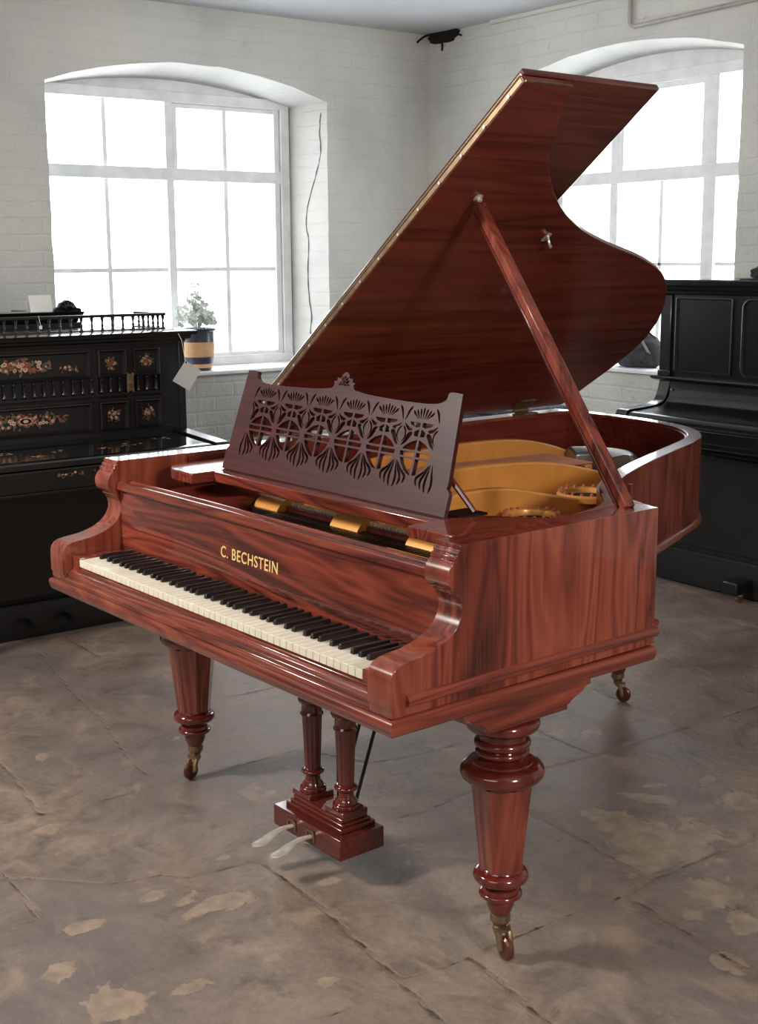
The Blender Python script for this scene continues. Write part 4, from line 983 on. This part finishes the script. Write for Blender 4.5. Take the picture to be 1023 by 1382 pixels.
# gallery of turned spindles
GX = -2.46; GY1 = 1.225
up('gallery_rail', boxes((GX-0.012, GX+0.012, Y0+0.03, GY1+0.01, 1.272, 1.284), (-2.72, GX+0.010, GY1-0.012, GY1+0.010, 1.2725, 1.2835), (GX-0.010, GX+0.010, Y0+0.03, GY1+0.006, 1.214, 1.221), (-2.72, GX+0.009, GY1-0.010, GY1+0.008, 1.2135, 1.2205)), M['blackmatt'], bevel=0.002)
def spindle(x, y):
    bm = bmesh.new(); lathe(bm, [(0.007, 1.219), (0.007, 1.224), (0.004, 1.230), (0.0055, 1.236), (0.0065, 1.240), (0.0038, 1.247), (0.0045, 1.256), (0.0065, 1.262), (0.0065, 1.266), (0.009, 1.273)], x, y, 10); up('gallery_spindle', bm, M['blackmatt'], smooth=True)
y = GY1
while y > Y0+0.03: spindle(GX, y); y -= 0.0465
for k in range(1, 6): spindle(GX-0.046*k, GY1)
# key lid, key bed and lower case
KX = -1.995
bm = bmesh.new(); prism(bm, [(-2.37, 0.74), (-2.37, 0.792), (-2.335, 0.785), (-2.04, 0.771), (-1.998, 0.768), (-1.99, 0.762), (-1.99, 0.742), (-2.0, 0.738)], Y0+0.03, 1.195, 1)
kl = up('key_lid', bm, M['blackgloss'], bevel=0.002)
bm = bmesh.new()
for q, (yc, xc, s) in enumerate(((0.40, -2.2, 0.02), (0.60, -2.16, 0.016), (0.78, -2.14, 0.012), (0.915, -2.16, 0.03), (1.07, -2.22, 0.02), (0.50, -2.10, 0.014))):
    rnd = random.Random(q)
    for k in range(10):
        yy, xx = yc+rnd.uniform(-1, 1)*s*1.8, xc+rnd.uniform(-1, 1)*s; z = 0.771+(-2.04-xx)*0.0475+0.0005; r = rnd.uniform(0.004, 0.010)
        v = [bm.verts.new((xx+r*math.cos(a)*(0.7+0.3*abs(math.cos(2.5*a))), yy+r*math.sin(a)*(0.7+0.3*abs(math.cos(2.5*a))), z+0.0004)) for a in [2*PI*j/20 for j in range(20)]]
        f = bm.faces.new(v); f.material_index = k % 2
up('floral_inlay', bm, [M['cream'], M['rust']], kl)
for a, b_ in ((1.20, 1.262), (Y0, Y0+0.03)):
    bm = bmesh.new(); prism(bm, [(-2.37, 0.66), (-2.37, 0.80), (-2.33, 0.796), (-1.985, 0.778), (-1.972, 0.765), (-1.975, 0.70), (-2.0, 0.66)], a, b_, 1); up('key_cheek', bm, M['black'], bevel=0.004)
up('key_bed', boxes((-2.42, -1.982, Y0+0.005, 1.258, 0.655, 0.738)), M['black'], bevel=0.006)
bm = bmesh.new(); 
for k in range(18):
    rnd = random.Random(k+70); disc(bm, -1.9805, 0.62+rnd.uniform(-0.11, 0.11), 0.712+rnd.uniform(-0.008, 0.008), rnd.uniform(0.004, 0.008), 5, k % 3, k)
up('floral_inlay', bm, [M['cream'], M['rust'], M['leafinlay']], None)
up('bed_moulding', boxes((-2.36, -1.974, Y0, 1.262, 0.648, 0.658)), M['black'], bevel=0.003)
up('lower_panel', boxes((-2.372, -2.352, Y0+0.06, 1.19, 0.16, 0.62)), M['blackmatt'], bevel=0.004)
up('lower_rail', boxes((-2.372, -2.345, Y0, Y1, 0.60, 0.65)), M['blackmatt'], bevel=0.004)
bm = bmesh.new(); sweep(bm, [(-2.75, Y0-0.003), (-2.345, Y0-0.003), (-2.345, Y1+0.003), (-2.75, Y1+0.003)], [(0, 0.0), (0.012, 0.0), (0.012, 0.105), (0.008, 0.118), (0.003, 0.124), (0.0, 0.14), (-0.03, 0.14), (-0.03, 0)]); up('plinth', bm, M['blackmatt'], smooth=True)
for yy in (Y0+0.045, 1.20):
    up('toe_block', boxes((-2.37, -2.02, yy-0.04, yy+0.04, 0.04, 0.10)), M['blackmatt'], bevel=0.01)
    bm = bmesh.new(); pr = [(0.035, 0.105), (0.036, 0.12), (0.026, 0.13), (0.020, 0.15), (0.028, 0.30), (0.034, 0.48), (0.026, 0.54), (0.036, 0.56), (0.036, 0.60), (0.028, 0.62), (0.038, 0.65)]
    lathe(bm, [(0.035, 0.095)]+pr, -2.06, yy, 24); up('front_leg', bm, M['blackmatt'], smooth=True)
for yy in (0.49, 0.66):
    bm = bmesh.new(); P = [(-2.34, yy, 0.075), (-2.30, yy, 0.078), (-2.25, yy, 0.066)]; tube(bm, P, [0.010, 0.013, 0.016], 10); up('pedal', bm, M['rod'], smooth=True)

# cards hanging on it
c = Vector(( -2.28, 1.232, 1.09))
tg = thing('price_tag', 'white card tag hung cornerwise on a string from the corner of the inlaid piano', 'tag', tuple(c))
bm = bmesh.new(); d = 0.052
pts = [(0.0, 0.0), (-0.064, -0.082), (0.012, -0.128), (0.072, -0.046)]
prism(bm, pts, -0.0006, 0.0006, 0); link('card', bm, M['card'], tg)
bm = bmesh.new(); tube(bm, [(0.0, 0.0, -0.006), (-0.004, -0.004, 0.03), (-0.014, -0.008, 0.085), (-0.046, -0.012, 0.1225)], 0.0011, 6); link('string', bm, M['card'], tg)
bm = bmesh.new(); tube(bm, [(0.0012, 0.001, -0.008), (-0.0012, 0.001, -0.008)], 0.0045, 10); link('eyelet', bm, M['rod'], tg)

# second black piece behind it with a carved crest
BK = thing('cabinet', 'black cabinet with a carved finial, standing behind the spindle gallery', 'cabinet', (-3.05, 0.55, 0))
def bk(name, bm, mat, parent=None, **kw):
    bmesh.ops.translate(bm, vec=Vector((3.05, -0.55, 0)), verts=bm.verts); return link(name, bm, mat, parent or BK, **kw)
bk('body', boxes((-3.28, -2.90, 0.05, 1.05, 0.04, 1.235)), M['blackmatt'], bevel=0.005)
bk('foot', boxes((-3.26, -2.92, 0.07, 0.15, 0.0, 0.045)), M['blackmatt']); bk('foot', boxes((-3.26, -2.92, 0.95, 1.03, 0.0, 0.045)), M['blackmatt'])
bm = bmesh.new(); sweep(bm, [(-3.28, 0.05), (-2.905, 0.05), (-2.905, 1.02), (-3.28, 1.02)], [(0, 1.23), (0.01, 1.24), (0.012, 1.255), (0.025, 1.262), (0.03, 1.275), (0.036, 1.283), (-0.15, 1.283), (-0.15, 1.23)]); bk('cornice', bm, M['black'], smooth=True)
bm = bmesh.new(); fp = smooth_path([(0.915,1.28),(0.925,1.296),(0.945,1.305),(0.955,1.32),(0.97,1.326),(0.985,1.334),(1.005,1.326),(1.015,1.318),(1.028,1.300),(1.045,1.296),(1.05,1.28)], 4)
prism(bm, [(p[0], p[1]) for p in fp], -2.93, -2.90, 0)
for k in range(5):
    a = PI*(0.15+0.7*k/4); tube(bm, [(-2.90, 0.985, 1.285), (-2.888, 0.985+0.018*math.cos(a), 1.295+0.012*math.sin(a)), (-2.898, 0.985+0.036*math.cos(a), 1.292+0.034*math.sin(a))], [0.004, 0.008, 0.002], 8)
bk('carved_finial', bm, M['black'], smooth=True)
cd = thing('card_sign', 'small white card standing on the black cabinet behind the gallery', 'card', (-2.935, 0.87, 1.2845))
bm = bmesh.new(); 
for s in (1, -1): prism(bm, [(0.0, 0.072), (0.002, 0.072), (0.002+0.022*s, 0.0), (0.0+0.022*s, 0.0)], -0.052, 0.052, 1)
link('folded_card', bm, M['card'], cd)
tg = thing('string_tag', 'tiny white tag on a thread tied to the gallery spindles', 'tag', (-2.445, 0.665, 1.26))
bm = bmesh.new(); tube(bm, [(0.002, 0, 0.028), (0.006, 0.004, 0.0), (0.002, 0.008, -0.012)], 0.001, 6); link('string', bm, M['card'], tg)
bm = bmesh.new(); box(bm, 0.0, 0.002, 0.001, 0.013, -0.026, -0.012); link('card', bm, M['card'], tg)

# ------------------------------------------------------------------ plant on the left sill
PT = thing('potted_geranium', 'striped blue and tan flower pot with a white-flowered geranium, leaves coloured as overexposed, on the left sill', 'plant', (-3.70, 2.062, 0.914))
H = 0.228
prof = [(0.060, 0.0), (0.072, 0.004), (0.080, 0.03), (0.089, 0.09), (0.092, 0.14), (0.090, 0.19), (0.090, 0.205), (0.104, 0.218), (0.106, 0.226), (0.098, 0.228), (0.088, 0.214), (0.084, 0.17), (0.07, 0.165)]
bm = bmesh.new(); lathe(bm, prof, 0, 0, 40, cap=False)
bm.faces.ensure_lookup_table()
for f in bm.faces:
    z = f.calc_center_median().z
    f.material_index = 0 if (z < 0.015 or 0.036 < z < 0.072 or z > 0.145) else 1
bm.free()
# rebuild with rings at the band edges so that the stripes are crisp
zs2 = [0.0, 0.006, 0.014, 0.016, 0.024, 0.036, 0.037, 0.055, 0.074, 0.075, 0.10, 0.13, 0.155, 0.156, 0.18, 0.20, 0.210, 0.218, 0.226]
rr_ = lambda z: float(np.interp(z, [0, .006, .03, .09, .14, .19, .21, .218, .226], [.062, .074, .080, .089, .0925, .091, .092, .104, .106]))
bm = bmesh.new(); lathe(bm, [(rr_(z), z) for z in zs2]+[(0.098, 0.228), (0.088, 0.214), (0.084, 0.17)], 0, 0, 40, cap=False)
for f in bm.faces:
    z = f.calc_center_median().z; r = math.hypot(*f.calc_center_median()[:2])
    f.material_index = 1 if ((0.016 < z < 0.0365) or (0.0745 < z < 0.1555 and r > 0.0865)) else 0
link('pot', bm, [M['pot_blue'], M['pot_tan']], PT, smooth=True)
bm = bmesh.new(); lathe(bm, [(0.086, 0.19), (0.04, 0.198), (0.001, 0.20)], 0, 0, 24, cap=False); link('soil', bm, M['soil'], PT)
bl, bf, bs = bmesh.new(), bmesh.new(), bmesh.new(); rnd = random.Random(5)
for k in range(80):
    a = rnd.uniform(0, 2*PI); r = 0.12*rnd.random()**0.6; h = 0.23+rnd.random()*0.19*(1-r/0.16)+0.02
    y = 0.9*r*math.cos(a)-0.01; x = 0.8*r*math.sin(a); s = rnd.uniform(0.018, 0.032)
    if k % 4 == 0: tube(bs, [(x*0.2, y*0.2, 0.19), (x*0.7, y*0.7, h-0.05), (x, y, h)], 0.0022, 5)
    tilt = Vector((rnd.uniform(0.2, 1), rnd.uniform(-.6, .6), rnd.uniform(0.2, 1))).normalized(); u = tilt.orthogonal().normalized(); w = tilt.cross(u)
    c = bl.verts.new(Vector((x, y, h))-tilt*0.004); vs = []
    for j in range(15):
        t = 2*PI*j/15; rad = s*(0.82+0.18*math.cos(5*t))*(0.25 if j == 0 else 1); vs.append(bl.verts.new(Vector((x, y, h))+u*rad*math.cos(t)+w*rad*math.sin(t)))
    for j in range(15): bl.faces.new((c, vs[j], vs[(j+1) % 15]))
def head(x, y, z, R, n):
    for k in range(n):
        d = Vector((rnd.gauss(0, 1), rnd.gauss(0, 1), rnd.gauss(0, 1))).normalized(); c = Vector((x, y, z))+d*R; u = d.orthogonal().normalized(); w = d.cross(u)
        vc = bf.verts.new(c); vs = [bf.verts.new(c+d*0.003+(u*math.cos(2*PI*j/10)+w*math.sin(2*PI*j/10))*(0.011 if j % 2 else 0.006)) for j in range(10)]
        for j in range(10): bf.faces.new((vc, vs[j], vs[(j+1) % 10]))
for hd in ((0.03, -0.025, 0.33, 0.034, 46), (0.04, 0.02, 0.29, 0.030, 40), (0.0, -0.03, 0.40, 0.028, 34), (0.03, -0.06, 0.29, 0.026, 30), (-0.02, 0.06, 0.30, 0.024, 26), (0.02, -0.015, 0.46, 0.020, 20)): 
    head(*hd); tube(bs, [(0, 0, 0.19), (hd[0], hd[1], hd[2])], 0.002, 5)
f = link('foliage', bl, M['leaf'], PT, smooth=True); f['kind'] = 'stuff'
f = link('blossom', bf, M['petal'], PT, smooth=True); f['kind'] = 'stuff'
link('stems', bs, M['leaf'], PT, smooth=True)

# ------------------------------------------------------------------ plain black upright at the back (its face looks towards -y)
UR = thing('upright_piano', 'plain black upright piano with a closed keyboard, against the back wall at the right', 'piano', (-0.75, 3.3, 0))
def ur(name, bm, mat, parent=None, **kw):
    bmesh.ops.translate(bm, vec=Vector((0.75, -3.3, 0)), verts=bm.verts); return link(name, bm, mat, parent or UR, **kw)
A0, A1 = -1.478, 0.02; YF = 3.275
ur('case', boxes((A0, A1, YF+0.012, 3.585, 0.04, 1.36)), M['blackmatt'], bevel=0.004)
bm = bmesh.new(); sweep(bm, [(A0, 3.585), (A0, YF), (A1, YF), (A1, 3.585)], [(0, 1.335), (0.006, 1.34), (0.008, 1.352), (0.020, 1.358), (0.024, 1.372), (0.034, 1.378), (0.036, 1.398), (0.030, 1.404), (-0.2, 1.404), (-0.2, 1.335)]); ur('top_lid', bm, M['black'], smooth=True)
for s, xa in ((1, A0), (-1, A1)):
    ur('pilaster', boxes((min(xa, xa+s*0.062), max(xa, xa+s*0.062), YF-0.012, YF+0.02, 0.985, 1.335)), M['black'], bevel=0.004)
    ur('pilaster_base', boxes((min(xa-s*.004, xa+s*0.068), max(xa-s*.004, xa+s*0.068), YF-0.018, YF+0.02, 0.965, 0.992)), M['black'], bevel=0.004)
# upper panels with sunk, round-cornered fields
def framed(x0, x1, z0, z1, r, d=0.012, w=0.012):
    def rr(o): 
        P = []
        for cx_, cz_, a0 in ((x1-r, z1-r, 0), (x0+r, z1-r, 90), (x0+r, z0+r, 180), (x1-r, z0+r, 270)):
            for k in range(7): a = math.radians(a0+90*k/6); P.append((cx_+(r-o)*math.cos(a), cz_+(r-o)*math.sin(a)))
        return P
    bm = bmesh.new(); L = [[bm.verts.new((p[0], y, p[1])) for p in rr(o)] for o, y in ((0, YF+0.004), (0, YF-0.008), (w*0.5, YF-0.010), (w, YF+0.003))]
    for a, b_ in zip(L, L[1:]):
        for k in range(len(a)): bm.faces.new((a[k], a[(k+1) % len(a)], b_[(k+1) % len(a)], b_[k]))
    bm.faces.new(L[-1]); return bm
ur('upper_board', boxes((A0+0.06, A1-0.06, YF, YF+0.014, 0.965, 1.338)), M['black'], bevel=0.002)
ur('upper_panel', framed(-1.395, -1.075, 0.985, 1.325, 0.012), M['blackmatt'], smooth=True)
ur('upper_panel', framed(-1.025, -0.43, 0.985, 1.325, 0.045), M['blackmatt'], smooth=True)
ur('upper_panel', framed(-0.38, -0.06, 0.985, 1.325, 0.012), M['blackmatt'], smooth=True)
# ledge, fall and key bed
bm = bmesh.new(); sweep(bm, [(A0-0.002, 3.50), (A0-0.002, YF-0.002), (A1+0.002, YF-0.002), (A1+0.002, 3.50)], [(0, 0.94), (0.012, 0.944), (0.026, 0.950), (0.032, 0.958), (0.028, 0.965), (0, 0.968), (-0.08, 0.968), (-0.08, 0.94)]); ur('ledge_moulding', bm, M['black'], smooth=True)
fall = [(YF, 0.945), (YF-0.004, 0.90), (YF-0.018, 0.865), (YF-0.05, 0.840), (YF-0.11, 0.829), (YF-0.22, 0.822), (YF-0.262, 0.820), (YF-0.278, 0.810), (YF-0.281, 0.79), (YF-0.274, 0.778), (YF, 0.778)]
fp = [(p[0], p[1]) for p in smooth_path(fall[:-1], 4)]+[fall[-1]]
bm = bmesh.new(); prism(bm, fp, A0+0.06, A1-0.06, 0); ur('key_lid', bm, M['black'], smooth=True)
chk = [(YF, 0.943), (YF-0.012, 0.90), (YF-0.030, 0.862), (YF-0.06, 0.846), (YF-0.12, 0.836), (YF-0.22, 0.831), (YF-0.27, 0.828), (YF-0.287, 0.812), (YF-0.288, 0.775), (YF-0.275, 0.756), (YF, 0.756)]
cp = [(p[0], p[1]) for p in smooth_path(chk[:-1], 4)]+[chk[-1]]
for a, b_ in ((A0-0.004, A0+0.058), (A1-0.058, A1+0.004)):
    bm = bmesh.new(); prism(bm, cp, a, b_, 0); ur('key_cheek', bm, M['black'], bevel=0.004)
ur('key_bed', boxes((A0, A1, YF-0.268, YF+0.02, 0.695, 0.757)), M['black'], bevel=0.006)
ur('key_slip', boxes((A0+0.06, A1-0.06, YF-0.276, YF-0.25, 0.72, 0.776)), M['black'], bevel=0.004)
bm = bmesh.new(); box(bm, -1.175, -1.13, YF-0.271, YF-0.267, 0.704, 0.714); tube(bm, [(-1.152, YF-0.27, 0.709), (-1.152, YF-0.278, 0.709)], 0.008, 10); ur('lock_plate', bm, M['brass'])
for x in (-1.40, -0.06):
    bm = bmesh.new(); tube(bm, [(x, YF-0.004, 0.905), (x, YF-0.012, 0.905)], 0.006, 10); ur('screw_cap', bm, M['steel'])
ur('lower_rail', boxes((A0, A1, YF-0.006, YF+0.014, 0.63, 0.697)), M['black'], bevel=0.004)
ur('lower_panel', boxes((A0+0.09, A1-0.09, YF+0.002, YF+0.014, 0.19, 0.62)), M['blackmatt'], bevel=0.004)
for xa in (A0, A1-0.085): ur('lower_stile', boxes((xa, xa+0.085, YF-0.004, YF+0.014, 0.15, 0.64)), M['black'], bevel=0.003)
bm = bmesh.new(); sweep(bm, [(A0-0.002, 3.585), (A0-0.002, YF), (A1+0.002, YF), (A1+0.002, 3.585)], [(0, 0.012), (0.010, 0.012), (0.010, 0.125), (0.004, 0.14), (0.004, 0.15), (0, 0.165), (-0.03, 0.165), (-0.03, 0.012)]); ur('plinth', bm, M['blackmatt'], smooth=True)
for x in (-0.93, -0.10, -1.38):
    bm = bmesh.new(); y = YF-0.06 if x > -1 and x < -0.9 else YF+0.06
    if x == -0.93: ur('toe_block', boxes((x-0.05, x+0.03, YF-0.12, YF+0.02, 0.04, 0.10)), M['blackmatt'], bevel=0.008)
    lathe(bm, [(0.016, 0.045), (0.020, 0.04), (0.020, 0.030), (0.010, 0.026)], x, y, 14)
    tube(bm, [(x-0.012, y, 0.0165), (x+0.012, y, 0.0165)], 0.0165, 16); ur('caster', bm, M['brass'], smooth=True)

# soft dark things lying about
def blob(bm, cx_, cy_, cz_, rx, ry, rz, seed, amp=0.12, n=28, m=16, flat=0.0):
    rows = []
    for i in range(m+1):
        t = PI*i/m; row = []
        for k in range(n):
            a = 2*PI*k/n; d = Vector((math.sin(t)*math.cos(a), math.sin(t)*math.sin(a), math.cos(t)))
            s = 1+amp*noise.noise(d*1.8+Vector((seed, 0, 0))); z = d.z*s*rz
            if flat and z < -rz*flat: z = -rz*flat
            row.append(bm.verts.new((cx_+d.x*s*rx, cy_+d.y*s*ry, cz_+z)))
        rows.append(row)
    for a, b_ in zip(rows, rows[1:]):
        for k in range(n): bm.faces.new((a[k], a[(k+1) % n], b_[(k+1) % n], b_[k]))
BG = thing('bag', 'dark grey cloth bag with a pale strap slumped on the right-hand window sill', 'bag', (-2.02, 3.72, 0.949))
bm = bmesh.new(); blob(bm, 0.0, 0, 0.072, 0.155, 0.085, 0.10, 3, 0.18, flat=0.72); link('body', bm, M['fabric'], BG, smooth=True)
bm = bmesh.new()
P = smooth_path([(0.02, -0.05, 0.15), (0.07, -0.07, 0.155), (0.105, -0.075, 0.12), (0.13, -0.06, 0.07)], 5)
L = [bm.verts.new((p[0]-0.012, p[1]-0.008, p[2]+0.012)) for p in P]; R_ = [bm.verts.new((p[0]+0.012, p[1]-0.010, p[2]+0.004)) for p in P]
for i in range(len(P)-1): bm.faces.new((L[i], L[i+1], R_[i+1], R_[i]))
o = link('strap', bm, M['strap'], BG, smooth=True); sd = o.modifiers.new('s', 'SOLIDIFY'); sd.thickness = 0.003
bm = bmesh.new(); tube(bm, smooth_path([(0.03, -0.02, 0.16), (0.06, -0.03, 0.20), (0.10, -0.03, 0.175), (0.14, -0.03, 0.15)], 5), 0.006, 8); link('handle', bm, M['fabric'], BG, smooth=True)
HT = thing('cloth_pouch', 'small black pouch lying on top of the plain black upright piano', 'pouch', (-0.995, 3.40, 1.404))
bm = bmesh.new(); blob(bm, 0, 0, 0.026, 0.085, 0.06, 0.036, 8, 0.3, flat=0.7); link('body', bm, M['redfelt'], HT, smooth=True)
bm = bmesh.new(); box(bm, -0.10, 0.06, -0.07, 0.07, 0.0, 0.006); link('base', bm, M['blackmatt'], HT, bevel=0.002)
SP = thing('storage_box', 'dark speckled box on the floor behind the tail of the grand piano', 'box', (-2.38, 3.12, 0))
m, nt, b = new_mat('speckled_cloth'); tc = N(nt, 'ShaderNodeTexCoord'); vo = N(nt, 'ShaderNodeTexVoronoi'); vo.inputs['Scale'].default_value = 60; nt.links.new(tc.outputs['Object'], vo.inputs['Vector'])
nt.links.new(ramp(nt, [(0.15, srgb(110, 112, 122)), (0.3, srgb(44, 48, 60))], vo.outputs['Distance']), b.inputs['Base Color']); b.inputs['Roughness'].default_value = 0.8
link('body', boxes((-0.26, 0.26, -0.2, 0.2, 0.0, 0.73)), m, SP, bevel=0.01)
link('lid', boxes((-0.27, 0.27, -0.21, 0.21, 0.73, 0.765)), m, SP, bevel=0.012)
